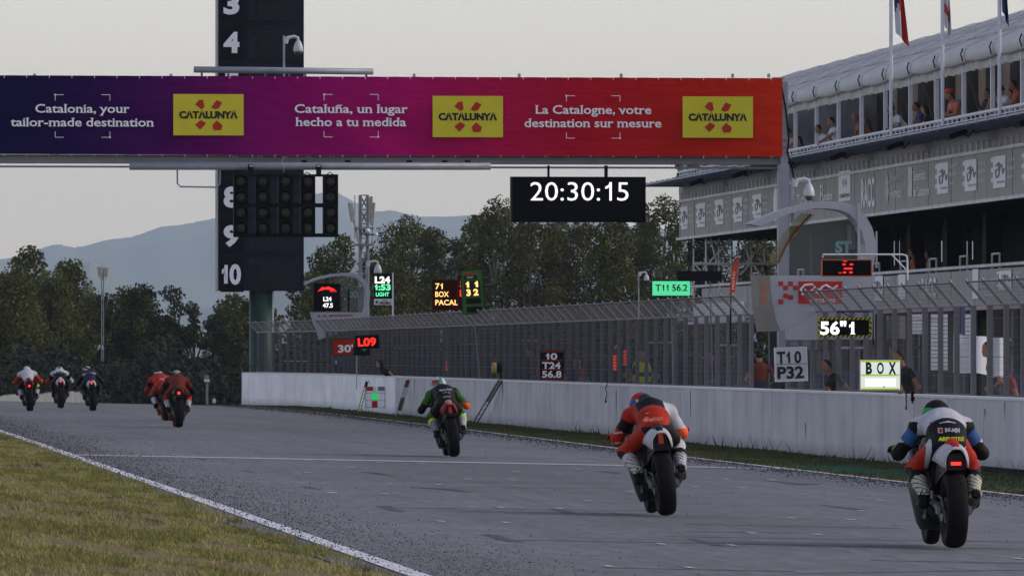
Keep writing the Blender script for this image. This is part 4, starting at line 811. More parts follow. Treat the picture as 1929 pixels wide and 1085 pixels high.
# ---------------------------------------------------------------- catch fence on the wall
POST = mat('fence_post', (.12, .125, .15), .5, .3, var=.15, scale=3); ARM = mat('fence_arm', (.15, .155, .18), .5, .3, var=.2, scale=3); WIRE = mat('fence_wire', (.04, .043, .06), .5, .3, var=.15)
FO = .42
def fence(label, v0, v1, step, h_knee=1.56, arm=(.34, .36), curl=False):
    n = int(round((v1 - v0) / step)); root = T('catch_fence', label, 'fence', (WU + FO, v0, gz(19, v0) + 1.1), 'catch fence sections on the pit wall')
    def base(v): return Vector((wu(v) + FO, v, gz(19, min(v, 295)) + 1.05))
    P0 = A0 = None
    for i in range(n + 1):
        v = v0 + (v1 - v0) * i / n; b = base(v)
        if P0 is None:
            P0 = MB().box((0, 0, h_knee / 2), (.035, .11, h_knee)).box((.035, 0, h_knee / 2), (.07, .02, h_knee)).build('post', POST, root, local=True); o = P0
            A0 = MB(); A0.tube([(0, 0, h_knee - .02), (-arm[0], 0, h_knee + arm[1])], .028, 6); A0.tube([(-arm[0], 0, h_knee + arm[1]), (-arm[0] - .03, 0, h_knee + arm[1] + .05)], .02, 5); A0 = A0.build('overhang_arm', ARM, root, local=True); p = A0
        else: o, p = dup(P0, root), dup(A0, root)
        o.location = p.location = b - root.location
    vs_ = np.linspace(v0, v1, max(2, int((v1 - v0) / 4)))
    def run(dx, dz, r, sides=4): return [(base(v).x + dx, v, base(v).z + dz) for v in vs_], r
    for dx, dz, r, nm in ((-.03, h_knee, .022, 'knee_rail'), (-arm[0], h_knee + arm[1], .016, 'top_rail'), (-.02, .12, .018, 'bottom_rail')):
        m = MB(); m.tube(run(dx, dz, r)[0], r, 5); m.build(nm, STEEL if nm == 'knee_rail' else ARM, root)
    m = MB()
    for k in range(1, 15): m.tube(run(-.045, .12 + k * .102, 0)[0], .0017 if k % 3 else .005, 3, cap=False)
    for k in range(1, 6): t = k / 6; m.tube(run(-.02 - arm[0] * t, h_knee + arm[1] * t, 0)[0], .0035, 3, cap=False)
    W = []; Fq = []; c = 0; st2 = .085; nn = int((v1 - v0) / st2); g = .0021
    vv_ = v0 + np.arange(nn) * st2
    for v in vv_:
        b = base(v); x, z = b.x - .04, b.z
        W += [(x, v - g, z + .1), (x, v + g, z + .1), (x, v + g, z + h_knee), (x, v - g, z + h_knee), (x - arm[0], v - g, z + h_knee + arm[1]), (x - arm[0], v + g, z + h_knee + arm[1])]
        W += [(x + 2 * g, v, z + .1), (x + 2 * g, v, z + h_knee), (x + 2 * g - arm[0], v, z + h_knee + arm[1])]
        Fq += [(c, c + 1, c + 2, c + 3), (c + 3, c + 2, c + 5, c + 4), (c, c + 6, c + 7, c + 3), (c + 3, c + 7, c + 8, c + 4)]; c += 9
    m.add(W, Fq); o = m.build('wire_mesh', WIRE, root); o['kind'] = 'stuff'
    return root
def vat(x): return PU(x, 720, WU + FO).y
vA0, vA1 = vat(1413), 311.0; fence('long catch fence with an angled top on the far part of the pit wall', vA0, vA1, 2.0)
fence('catch fence section carrying the hazard striped board, between the two gaps', vat(1831), vat(1482), 1.85)
fence('catch fence section cut by the right edge of the picture', 100.0, vat(1862), 1.85)
m = MB()
# ---------------------------------------------------------------- arch shelters (race control stands) on the pit wall
def vof(x, u=WU): return PU(x, 700, u).y
ARCHG = mat('arch_grey', (.36, .37, .43), .45, var=.06); TAUPE = mat('taupe_panel', (.20, .185, .175), .6, var=.08); SHW = mat('shelter_white', (.34, .345, .40), .5, var=.05)
gm = bpy.data.materials.new('clear_glass'); gm.use_nodes = True; b_ = gm.node_tree.nodes['Principled BSDF']; b_.inputs['Base Color'].default_value = (.55, .62, .60, 1); b_.inputs['Roughness'].default_value = .05; b_.inputs['Alpha'].default_value = .16
def shelter(label, v, outer, inner, glass, depth):
    x0 = outer[0][0]; root = T('arch_shelter', label, 'shelter', (PV(outer[len(outer) // 2][0], 600, v).x, v, 0)); n = len(outer)
    for k_, (dv, nm) in enumerate(((0, 'arch'),)):
        A = [PV(x, y, v) for x, y in outer]; Bq = [PV(x, y, v) for x, y in inner]; off = Vector((0, depth, 0)); V = A + Bq + [p + off for p in A] + [p + off for p in Bq]; F = []
        for i in range(n - 1):
            F += [(i, i + 1, n + i + 1, n + i), (2 * n + i + 1, 2 * n + i, 3 * n + i, 3 * n + i + 1), (i + 1, i, 2 * n + i, 2 * n + i + 1), (n + i, n + i + 1, 3 * n + i + 1, 3 * n + i)]
        F += [(0, n, 3 * n, 2 * n), (n - 1, 3 * n - 1, 4 * n - 1, 2 * n - 1)]
        mesh(nm, V, F, ARCHG, root, smooth=False)
    P = [PV(x, y, v + depth * .5) for x, y in glass]; mesh('glass_pane', P, [tuple(range(len(P)))], gm, root)
    return root
o2 = [(1410, 422), (1440, 408), (1470, 396), (1500, 388), (1530, 381), (1560, 379), (1590, 381), (1612, 389), (1630, 405), (1643, 428), (1650, 455), (1649, 480), (1642, 520), (1640, 545)]
i2 = [(1434, 427), (1452, 417), (1480, 405), (1508, 397), (1535, 393), (1560, 393), (1582, 396), (1600, 403), (1614, 418), (1624, 438), (1630, 460), (1630, 482), (1622, 520), (1621, 545)]
V2 = vof(1500)
s2 = shelter('near white arch shelter with glass walls and red chequered panel, on the wall gap', V2, o2, i2, [(1484, 398), (1508, 397), (1535, 393), (1560, 393), (1582, 396), (1600, 403), (1614, 418), (1624, 438), (1630, 460), (1630, 482), (1622, 520), (1489, 520)], .75)
def sub(root, v): return lambda nm, mt, x0, y0, x1, y1, dv=0, th=.04: (lambda m: (frontbox(m, x0, y0, x1, y1, v + dv, th), m.build(nm, mt, root))[1])(MB())
f2 = sub(s2, V2)
pts = [(1448, 519), (1648, 519), (1648, 560), (1648, 640), (1480, 640), (1478, 622), (1469, 624), (1459, 600), (1453, 570), (1450, 545)]
P = [PV(x, y, V2 - .05) for x, y in pts]; mesh('front_panel', P + [p + Vector((0, .1, 0)) for p in P], [tuple(range(9, -1, -1)), tuple(range(10, 20))] + [(i, (i + 1) % 10, (i + 1) % 10 + 10, i + 10) for i in range(10)], SHW, s2)
pts = [(1427, 518), (1450, 519), (1452, 545), (1455, 570), (1461, 600), (1470, 624), (1440, 624), (1431, 575)]
P = [PV(x, y, V2 - .10) for x, y in pts]; mesh('side_panel', P + [p + Vector((0, 1.2, 0)) for p in P], [tuple(range(7, -1, -1)), tuple(range(8, 16))] + [(i, (i + 1) % 8, (i + 1) % 8 + 8, i + 8) for i in range(8)], TAUPE, s2)
text('RACC', mat('panel_orange', (.55, .12, .05), .6), PV(1443, 571, V2 - .105), Vector((0, 0, 1)), Vector((-1, 0, 0)), width=36 / sc(PV(1440, 550, V2)), cap=9 / sc(PV(1440, 550, V2)), parent=s2, bold=.03)
f2('red_panel', REDP, 1504, 530, 1587, 572, -.06, .01)
for x0, y0 in ((1466.5, 530), (1485, 530), (1475.5, 538), (1494, 538), (1466.5, 564), (1485, 556), (1475.5, 553)): f2('chequer_square', REDP, x0, y0, x0 + 9, y0 + 8.5, -.06, .01)
m = MB(); g = lambda x, y: PV(x, y, V2 - .075); m.tube([g(1512, 556), (g(1508, 545)), g(1516, 537), g(1530, 536), g(1536, 541), g(1528, 546), g(1540, 552), g(1548, 541), g(1556, 537), g(1568, 545), g(1578, 538)], .022, 5); m.build('track_outline', WHITE, s2)
text('Barcelona', WHITE, PV(1526, 569, V2 - .075), *FR, width=48 / sc(PV(1550, 570, V2)), cap=9 / sc(PV(1550, 570, V2)), parent=s2, bold=.02)
text('ST', mat('glass_lettering', (.25, .40, .42), .6), PV(1573, 475.5, V2 + .36), *FR, width=32 / sc(PV(1590, 470, V2)), cap=20 / sc(PV(1590, 470, V2)), parent=s2, bold=.05)
f2('tall_post', ARCHG, 1616, 383, 1620.5, 520, -.08, .05); f2('inner_panel', mat('sheer_panel', (.11, .12, .13), .4), 1597, 424, 1611, 470, .40, .03); f2('side_glass_trim', ARCHG, 1650, 436, 1653, 505, .5, .04)
m = MB(); m.tube([PV(1550, 485, V2 - .2), PV(1550, 479.5, V2 - .2), PV(1700, 479.5, V2 - .2), PV(1708, 482, V2 - .2), PV(1709.5, 490, V2 - .2), PV(1709.5, 528, V2 - .2)], .016, 6); m.tube([PV(1680, 480, V2 - .2), PV(1709, 510, V2 - .2)], .013, 6); m.build('canopy_rail', WHITE, s2)
for xs_ in ((1483, 600), (1519, 560)): pass
# the yellow ribbon inside the near shelter
mr_ = mat('yellow_ribbon', (.20, .21, .06), .7, var=.3, scale=6, c2=(.32, .31, .12)); mr_.node_tree.nodes['Principled BSDF'].inputs['Alpha'].default_value = .6; rb_ = T('fabric_streamer', 'yellow and red striped fabric streamer stretched inside the near arch shelter', 'banner', PV(1500, 500, V2 + .3)); 
for a0, a1, w_, c_, e_ in ((0, 1, 13, mr_, 0), (0, 1, 1.0, mat('ribbon_red', (.20, .04, .03), .7), 6)):
    V = []; F = []
    for i in range(9):
        t = i / 8; x = 1522 - 62 * t - 8 * math.sin(t * 3.1) + e_; y = 402 + 92 * t; V += [PV(x - w_, y, V2 + .30 - e_ * .003), PV(x + w_ * (1 - .3 * t), y + 3, V2 + .34 - e_ * .003)]
        if i: F.append((2 * i - 2, 2 * i - 1, 2 * i + 1, 2 * i))
    mesh('ribbon', V, F, c_, rb_)
# far shelter
o1 = [(573, 534), (590, 525), (605, 520), (625, 516), (645, 514), (664, 513.5), (677, 518), (688, 527), (695, 538), (698, 552), (696, 568), (691, 590), (690, 600)]
i1 = [(577, 536), (592, 529), (607, 525), (626, 521), (645, 519), (662, 520), (673, 525), (682, 533), (687, 543), (689, 555), (688, 568), (684, 585), (683, 600)]
V1 = vof(600); s1 = shelter('far white arch shelter with glass walls, at the bend of the wall end', V1, o1, i1, [(620, 523), (645, 519), (662, 520), (673, 525), (682, 533), (687, 543), (689, 555), (688, 568), (684, 585), (620, 590)], .75); f1 = sub(s1, V1)
pts = [(584, 588), (690, 588), (690, 612), (600, 640), (596, 622), (590, 610)]; P = [PV(x, y, V1 - .05) for x, y in pts]; mesh('front_panel', P + [p + Vector((0, .1, 0)) for p in P], [tuple(range(5, -1, -1)), tuple(range(6, 12))] + [(i, (i + 1) % 6, (i + 1) % 6 + 6, i + 6) for i in range(6)], SHW, s1)
for x0, x1, y1 in ((599, 603.5, 597), (609, 613.5, 597), (620, 626, 596), (626, 664, 595)): f1('chequer_square', REDP, x0, 593, x1, y1, -.06, .01)
text('00', MATS['glass_lettering'], PV(657, 560.5, V1 + .36), *FR, width=17 / sc(PV(650, 560, V1)), cap=12 / sc(PV(650, 560, V1)), parent=s1, bold=.04)
f1('inner_post', BLACK, 655.5, 545, 658.5, 592, .3, .03); f1('inner_post', BLACK, 642, 560, 643.5, 592, .3, .03); f1('inner_panel', mat('sheer_grey', (.16, .19, .20), .4), 674, 541, 685, 590, .40, .02)
domecam(712, 510, V1 - 2, 600, 'white dome camera beside the far arch shelter', .8)
domecam(1524, 363, V2 + .3, 420, 'white dome camera before the grey sponsor banner, above the near arch shelter', 1.15)
domecam(1218, 525, vof(1213) + 1, 600, 'small white lamp head camera on a pole left of the green lit board', .55)
# ---------------------------------------------------------------- pit boards
OR = mat('orange_frame', (.55, .10, .012), .5); HAZ = mat('hazard_yellow', (.42, .38, .02), .6)
EW = emi('led_text_white', (1, 1, 1), 1.15); ER = emi('led_text_red', (1, .03, .02), 1.1); EY = emi('led_text_yellow', (1, .66, .20), 1.2); EG = emi('led_text_green', (.16, 1, .45), .95); EGB = emi('led_panel_green', (.10, .78, .36), 1.0); SCR = MATS['screen_black']; DRED = emi('screen_dim_red', (.022, .002, .0015), .5)
class Board:
    def __init__(s, name, label, x0, y0, x1, y1, u, m, pole=True, th=.06, cat='pit board', frame=None, fw=1.2, tilt=0, polex=None):
        s.v = PU((x0 + x1) / 2, (y0 + y1) / 2, u).y; s.k = sc(PV(x0, y1, s.v)); xc = (x0 + x1) / 2 if polex is None else polex
        bot = PV(xc, y1, s.v); zb = gz(19, s.v) + 1.0; s.r = T(name, label, cat, (bot.x, s.v, min(bot.z, zb) if pole else bot.z), 'pit boards along the wall')
        b = MB(); frontbox(b, x0, y0, x1, y1, s.v, th); b.build('screen', m, s.r)
        if frame:
            f = MB()
            for a in ((x0 - fw, y0 - fw, x1 + fw, y0), (x0 - fw, y1, x1 + fw, y1 + fw), (x0 - fw, y0, x0, y1), (x1, y0, x1 + fw, y1)): frontbox(f, *a, s.v - .01, th + .02)
            f.build('frame', frame, s.r)
        if pole and bot.z > zb: p = MB(); p.tube([(bot.x, s.v + th * .5, bot.z + .01), (bot.x + .05, s.v + th * .5, zb)], .018, 6); p.build('pole', DSTEEL, s.r)
        s.n = 0
    def t(s, txt, x0, x1, yb, cap, m, **k):
        a, b = PV(x0, yb, s.v - .012), PV(x1, yb, s.v - .012); return text(txt, m, a, *FR, width=b.x - a.x, cap=cap / s.k, parent=s.r, **k)
    def b(s, nm, x0, y0, x1, y1, m, dv=-.008): q = MB(); frontbox(q, x0, y0, x1, y1, s.v + dv, .006); return q.build(nm, m, s.r)
WB = WU + .15
b = Board('pit_board', 'black lit board under the far arch shelter with a red mark over L24 47.5', 592, 535.5, 640, 585, WU + .3, SCR, frame=BLACK)
b.t('L24', 609, 624.5, 567, 7.5, EW, bold=.03); b.t('47.5', 608, 627, 579, 7.5, EW, bold=.03); m = MB(); m.tube([PV(599, 549, b.v - .02), PV(607, 543, b.v - .02), PV(620, 544, b.v - .02), PV(632, 547, b.v - .02)], [.01, .045, .035, .01], 5); m.tube([PV(606, 547, b.v - .02), PV(618, 541, b.v - .02), PV(630, 545, b.v - .02)], [.008, .03, .008], 5); m.build('red_swoosh', ER, b.r); b.t('MOTO', 622, 634, 550, 3, ER, bold=.02)
b = Board('pit_board', 'tall black board on a white post reading L24, 1:53, LIGHT', 704.5, 516, 738, 562, WU + .3, SCR, polex=740)
b.t('L24', 706, 735, 533, 11.5, EW, bold=.045); b.t('1:53', 706, 736, 546.5, 10.5, EG, bold=.045); b.t('LIGHT', 708, 733, 558, 7, EG, bold=.03); b.b('sponsor_strip', 704.5, 563, 738, 574.5, WHITE, .0); b.t('BEST', 721, 731, 567.5, 3, INK); b.t('PROMO', 715, 736, 573, 4.5, INK, bold=.04, slant=.2)
m = MB(); c = PV(710, 569, b.v - .02); m.lathe([(.0, -.01), (.05, -.01), (.05, .01)], c, 'Y', 10); m.build('round_emblem', mat('emblem_olive', (.14, .13, .06), .6), b.r); m = MB(); frontbox(m, 738.6, 514, 741.6, 600, b.v, .04); m.build('side_post', WHITE, b.r)
b = Board('pit_board', 'wide dark red board with yellow lettering 71 BOX PACAL', 815.5, 528.5, 866, 583, WU + .35, DRED, frame=BLACK)
b.t('71', 820, 834, 544.5, 10.5, EY, bold=.02); b.t('BOX', 820, 845.5, 559, 9.5, EY, bold=.02); b.t('PACAL', 820, 862.5, 574.5, 9.5, EY, bold=.02)
b = Board('pit_board', 'dark red board with the red figures 5: and L: half hidden by the green board', 863.5, 520, 884, 580, WU + .5, DRED, frame=BLACK); b.t('5:', 866, 880, 540.5, 12.5, ER, bold=.02); b.t('L:', 866, 880, 558.5, 12.5, ER, bold=.02)
b = Board('pit_board', 'tilted green framed board with yellow figures', 881, 508, 921, 590, WU + .1, mat('board_green', (.03, .15, .02), .6), frame=BLACK)
b.b('title', 886, 513, 911, 516.5, REDP); b.b('name_strip', 886, 519, 911, 525.5, INK); b.t('SPORT', 892, 904, 523.5, 3, TXT); b.b('lap_field', 886, 528, 916, 558, INK); b.t('1 1', 889, 912, 541, 11, EY, bold=.05); b.t('3 2', 889, 912, 556, 11, EY, bold=.05); b.b('dark_field', 888, 561, 916, 572, BLACK); b.b('dark_field', 888, 577, 917, 588, BLACK); b.r.rotation_euler = (0, R(-3.5), 0)
m = MB(); v_ = b.v + .1; m.tube([PV(921, 542, v_), PV(953, 539.5, v_), PV(955, 580, v_)], .016, 5); m.tube([PV(922, 569, v_), PV(955, 570, v_)], .012, 5); m.build('side_arm', BLACK, b.r)
b = Board('pit_board', 'unlit black board on a post above the green lit board', 1276, 511, 1359, 529.5, WU + .6, BLACK, polex=1338); 
b = Board('pit_board', 'green lit board reading T11 56.2', 1229, 530, 1300, 556.5, WU + .3, EGB, frame=BLACK, fw=.7); b.t('T11 56.2', 1234.5, 1295, 548, 12, INK, bold=.025)
for i in range(7): b.b('scan_line', 1229, 532.2 + 3.6 * i, 1300, 533.0 + 3.6 * i, mat('scan_dark', (.01, .06, .03), .6), -.006)
b = Board('pit_board', 'black board in an orange frame showing one red figure, on the near shelter', 1549.5, 490.5, 1641, 519.5, WU - .1, SCR, frame=OR, fw=1.8, pole=False)
for x, y, w_, h in ((1588, 491.5, 8, 1.6), (1587, 496.5, 6, 3.2), (1601, 496.5, 6, 3.2), (1590, 504.5, 16, 3.2), (1588, 511.5, 6, 3.4), (1600, 511.5, 6, 3.4), (1580, 513.2, 5, 1.6)): b.b('led_segment', x, y, x + w_, y + h, ER)
b = Board('pit_board', 'black and yellow hazard striped board with the white figures 56"1', 1541, 598, 1642, 635.5, WU - .22, HAZ, pole=False); b.b('screen_face', 1545.5, 602.5, 1637, 631, SCR, -.006); b.t('56"1', 1545, 1611, 629.5, 23, EW, bold=.03, serif=.05)
for i in range(12):
    for ya, yb in ((598, 602.5), (631, 635.5)):
        x = 1543 + i * 8.3; P = [PV(x, yb, b.v - .004), PV(x + 4, yb, b.v - .004), PV(x + 7.5, ya, b.v - .004), PV(x + 3.5, ya, b.v - .004)]; mesh('hazard_stripe', [(p.x, p.y, min(max(p.z, PV(x, yb, b.v).z), PV(x, ya, b.v).z)) for p in P], [(0, 1, 2, 3)], INK, b.r)
for i in range(3):
    for xa in (1541, 1637.5): y = 604 + i * 10; mesh('hazard_stripe', [PV(xa, y, b.v - .007), PV(xa + 4.5, y + 3, b.v - .007), PV(xa + 4.5, y + 7, b.v - .007), PV(xa, y + 4, b.v - .007)], [(0, 1, 2, 3)], INK, b.r)
m = MB(); v_ = b.v + .1; m.tube([PV(1577, 587, v_), PV(1645, 587, v_), PV(1645, 650, v_)], .014, 5); m.tube([PV(1583, 587, v_), PV(1605, 598, v_)], .01, 5); m.build('carrying_bar', BLACK, b.r)
b = Board('pit_board', 'white board with black figures T10 over P32 leaning on the wall top', 1462, 655, 1521, 717, WU - .2, mat('board_white', (.50, .51, .55), .5, var=.06), frame=WHITE, pole=False); b.t('T1', 1465, 1490, 683.5, 21, INK, bold=.035); b.t('0', 1498, 1511, 683.5, 21, INK, bold=.03); b.t('P32', 1465, 1515, 712, 21, INK, bold=.035); b.b('divider', 1462, 684.8, 1521, 686.2, DSTEEL); b.r.rotation_euler = (0, R(-2), 0)
LB = emi('lightbox_white', (.86, .95, .88), .62); LB2 = emi('lightbox_core', (1, 1, 1), 1.0); LIM = emi('lightbox_lime', (.45, .62, .03), .6)
b = Board('pit_board', 'lit white board reading BOX with lime stripes, held over the wall', 1621, 678.5, 1695.5, 734, WU - .35, LB, frame=mat('frame_pinkish', (.35, .18, .22), .5), pole=False, fw=1.5); b.t('B', 1631, 1643, 703.5, 20, INK, bold=.05); b.t('O', 1652, 1665, 703.5, 20, INK, bold=.03); b.t('X', 1674, 1688, 703.5, 20, INK, bold=.05)
b.b('lime_stripe', 1622, 679, 1694, 682, LIM); b.b('lime_stripe', 1622, 705, 1694, 708, LIM); b.b('lime_stripe', 1622, 731, 1694, 734, LIM); b.b('tube_glow', 1630, 713, 1687, 727, LB2); b.b('switch', 1664, 727, 1666.5, 729.5, INK, -.012)
b = Board('pit_board', 'dark red board with white figures 30 behind the fence of the far wall', 627.5, 639, 671, 668, WU - .15, emi('screen_red', (.09, .008, .006), .8), frame=BLACK, pole=False); b.t("30'", 637, 666, 663, 13, TXT, bold=.03, serif=.05); b.r.rotation_euler = (0, R(-2), 0)
b = Board('pit_board', 'black board with the bright red figures L09', 671, 632.5, 714, 655.5, WU - .35, SCR, frame=BLACK, pole=False); b.t('L09', 674.5, 709, 651, 14, ER, bold=.04); b.r.rotation_euler = (0, R(-2.5), 0)
b = Board('pit_board', 'small black board with a green wedge mark right under the L09 board', 665.5, 647, 697, 669.5, WU - .28, BLACK, pole=False); P = [PV(677, 655.5, b.v - .01), PV(695, 653, b.v - .01), PV(687, 662, b.v - .01)]; mesh('wedge_mark', P, [(0, 1, 2)], mat('wedge_green', (.03, .22, .13), .6), b.r)
m = MB(); m.tube([PV(672, 669, b.v + .02), PV(671.5, 733, b.v + .02)], .016, 6); m.build('handle', GREYP, b.r)
b = Board('pit_board', 'black three row board with pale figures 10, T24, 56.8 on the wall top', 1018, 661, 1061.5, 714, WU - .1, BLACK, pole=False, frame=INK)
for y, t_, xa, xb in ((677, '10', 1028, 1050), (694, 'T24', 1021, 1056), (710.5, '56.8', 1021, 1058)): b.t(t_, xa, xb, y, 11.5, TXT, bold=.035)
for y in (661.5, 677.9, 694.7, 711.6): b.b('red_rule', 1019, y, 1060, y + 1.6, REDP)
# boards let down on the track side of the wall
b = Board('wire_board', 'grid board with one green and one red square hung low on the wall face', 688, 728, 725, 767, WU - .32, gm, pole=False, th=.01, cat='pit board')
for a in ((687.5, 728, 688.6, 768), (725, 728, 726, 768), (706, 728, 706.8, 768)): b.b('wire', *a, DSTEEL, -.02)
for a in ((687.5, 739.5, 726, 740.4), (687.5, 753.5, 726, 754.4), (687.5, 767, 726, 768)): b.b('wire', *a, DSTEEL, -.02)
b.b('top_pad', 690, 728, 703, 736, REDP, -.03); b.b('top_pad', 712, 728, 724, 736, mat('board_top_grey', (.20, .20, .25), .6), -.03); b.b('green_square', 701, 740, 712, 753, emi('green_sq', (.02, .42, .10), .9), -.03); b.b('red_square', 700.5, 755, 711.5, 767, mat('red_sq', (.5, .02, .02), .6), -.03); b.t('15', 702, 710, 765, 8, INK, bold=.04)
def leaner(label, xt, yt, xb, yb, w_, c1, c2, u0=WU - .06, extra=None):
    top = PU(xt, yt, u0); g_ = PU(xb, yb, WU - .34); g_.z = gz(g_.x, g_.y) - .01; t = T('leaning_ladder_board', label, 'ladder', (g_.x, g_.y, g_.z), 'ladder boards leaning on the wall face'); k = 1 / sc(top); m = MB()
    for s_ in (-1, 1): m.tube([top + Vector((s_ * w_ * k * .5, 0, 0)), Vector((g_.x + s_ * w_ * k * .5, g_.y, g_.z))], .018, 6)
    m.build('rail', c1, t); m = MB()
    for i in range(1, 9): p = top.lerp(Vector(g_), i / 9); m.tube([p - Vector((w_ * k * .5, 0, 0)), p + Vector((w_ * k * .5, 0, 0))], .008, 5)
    m.build('rung', c1, t)
    if extra:
        for (a_, b_, mt, nm) in extra:
            p, q_ = top.lerp(Vector(g_), a_), top.lerp(Vector(g_), b_); h = Vector((w_ * k * .42, 0, 0)); o_ = Vector((0, -.02, 0)); mesh(nm, [p - h + o_, p + h + o_, q_ + h + o_, q_ - h + o_], [(0, 1, 2, 3)], mt, t)
    return t
LIMEP = mat('pale_lime', (.40, .48, .20), .6, var=.1)
leaner('pale lime ladder board leaning on the wall left of the grid board', 692, 716, 676, 771, 5, LIMEP, LIMEP, extra=[(.05, .22, BLACK, 'pad')])
leaner('pale ladder board with a red disc and green panel leaning on the wall face', 769, 714, 749, 780, 9, WHITE, WHITE, extra=[(.02, .22, mat('dull_red', (.25, .05, .04), .7), 'red_disc'), (.22, .5, WHITE, 'white_panel'), (.5, .85, mat('green_cloth', (.10, .17, .06), .7), 'green_panel')])
leaner('long dark ladder leaning from the wall top below the drum', 943, 716, 894, 794, 8, mat('rail_dark', (.07, .07, .09), .5), BLACK, extra=[(.0, .5, WHITE, 'plate')])
# round drum beside it, cables
t = T('cable_drum', 'gold and black round drum on the wall top behind the fence', 'drum', PU(940, 706, WU + .1)); c = PU(940, 693, WU + .1); m = MB(); m.lathe([(.0, -.13), (.125, -.13), (.14, -.11), (.14, -.02), (.0, -.02)], c + Vector((-.05, 0, 0)), 'X', 18); m.build('gold_face', mat('drum_gold', (.36, .26, .07), .5, var=.25, scale=12), t, True); m = MB(); m.lathe([(0, -.02), (.13, -.02), (.145, .06), (.11, .12), (0, .12)], c + Vector((-.04, .0, 0)), 'X', 18); m.box((c.x + .05, c.y, c.z - .2), (.05, .05, .2)); m.build('hub', BLACK, t, True)
for i, (x, y0, y1, wv, lb) in enumerate(((1142, 716, 754, 2.2, 'thin black cable with a plug dangling down the white wall left of the red rider'), (1707, 740, 766, .3, 'short straight cable hanging over the wall right of the lit BOX board'), (1719, 736, 754, .8, 'black strap hanging over the wall beside the short straight cable'))):
    p = [PU(x + wv * math.sin(j * 1.4) * (1 - j / 14), y0 + (y1 - y0) * j / 8, WU - .03) for j in range(9)]; m = MB(); m.tube(p, .011 if i < 2 else .03, 5); m.tube([p[-1], p[-1] - Vector((0, 0, .05))], .022 if i == 0 else .014, 6); q_ = m.build('hanging_cable', BLACK); tag(q_, lb, 'cable')
# red feather flag, towels, bright things seen through the mesh
fv = vof(1383) + 3; t = T('feather_flag', 'tall red feather flag on a pole before the white scaffolding', 'flag', (PV(1376, 600, fv).x, fv, gz(20, fv) + .1)); m = MB(); m.tube([PV(1376, 650, fv), PV(1376.5, 540, fv), PV(1380, 505, fv), PV(1389, 485, fv)], .018, 5); m.build('pole', BLACK, t)
pl = [(1375, 552), (1375.5, 530), (1379, 505), (1389, 485), (1391, 492), (1389, 515), (1384, 552)]; P = [PV(x, y, fv - .02) for x, y in pl]; mesh('cloth', P, [tuple(range(7))], mat('feather_red', (.50, .05, .02), .7, var=.2, scale=4), t); text('MOTO', TXT, PV(1383, 545, fv - .03), Vector((.06, 0, 1)).normalized(), Vector((-1, 0, .06)).normalized(), width=.35, cap=.045, parent=t)
CLOTH = mat('white_cloth', (.82, .83, .88), .7, var=.08, scale=1.5, bump=.1); CLG = mat('slatted_white', (.80, .81, .86), .6, var=.1)
def hang(name, label, cat, x0, y0, x1, y1, u, mt, slats=0, sk=0, tilt=0):
    v = PU((x0 + x1) / 2, y1, u).y; t = T(name, label, cat, (PV((x0 + x1) / 2, y1, v).x, v, PV(x0, y1, v).z))
    if not slats:
        m = MB(); n_ = 8; V = []; F = []
        for i in range(n_ + 1):
            s_ = i / n_; x = x0 + (x1 - x0) * s_; dy = tilt * s_; a = PV(x + sk, y0 + dy * .3, v + .05 * math.sin(s_ * 7)); c = PV(x, y1 + dy - 3 * math.sin(s_ * 3.1), v + .05 * math.sin(s_ * 7 + 1)); V += [a, c]
            if i: F.append((2 * i - 2, 2 * i - 1, 2 * i + 1, 2 * i))
        mesh('cloth', V, F, mt, t, smooth=True)
    else:
        h = (y1 - y0) / slats
        for i in range(slats): m = MB(); frontbox(m, x0, y0 + i * h, x1, y0 + (i + .86) * h, v + .01 * (i % 2), .03); m.build('slat', mt, t)
    return t
hang('slatted_screen', 'tall white slatted screen behind the fence left of the hanging sheet', 'screen', 1754, 592, 1785, 698, 21.2, CLG, 14); hang('slatted_screen', 'white slatted screen standing nearest the end of the fence section', 'screen', 1796, 592, 1829, 704, 21.0, CLG, 14)
hang('slatted_screen', 'short white slatted screen behind the fence right of the hazard board', 'screen', 1714, 592, 1748, 630, 21.4, CLG, 6); hang('slatted_screen', 'grey slatted screen behind the fence above the T10 board', 'screen', 1483, 580, 1540, 660, 21.5, mat('slat_grey', (.20, .21, .25), .6), 10)
hang('hanging_sheet', 'white sheet stretched across the gap between the fence sections', 'sheet', 1806, 632, 1866, 702, 20.4, CLOTH, tilt=6); hang('hanging_sheet', 'end of the white sheet seen through the last fence section', 'sheet', 1869, 636, 1891, 712, 20.0, CLOTH); hang('grey_cloth', 'grey cloth hanging behind the fence beside the hazard board', 'cloth', 1670, 595, 1706, 640, 21.4, mat('cloth_grey', (.14, .14, .15), .8))
hang('blue_cloth', 'dark blue cloth hanging high at the end of the middle fence section', 'cloth', 1796, 576, 1818, 632, 20.6, mat('cloth_navy', (.03, .04, .12), .8))
tt = hang('advertising_board', 'dark board with the letters MT low behind the fence near its end', 'board', 1758, 702, 1808, 735, 20.6, mat('panel_dark', (.03, .032, .045), .7)); q_ = PU(1762, 727, 20.5); text('M', REDP, q_, *FR, width=.17, cap=.12, parent=tt, bold=.05, slant=.2); text('T', mat('grey_letter', (.2, .2, .22), .6), q_ + Vector((.2, 0, 0)), *FR, width=.13, cap=.12, parent=tt, bold=.03)
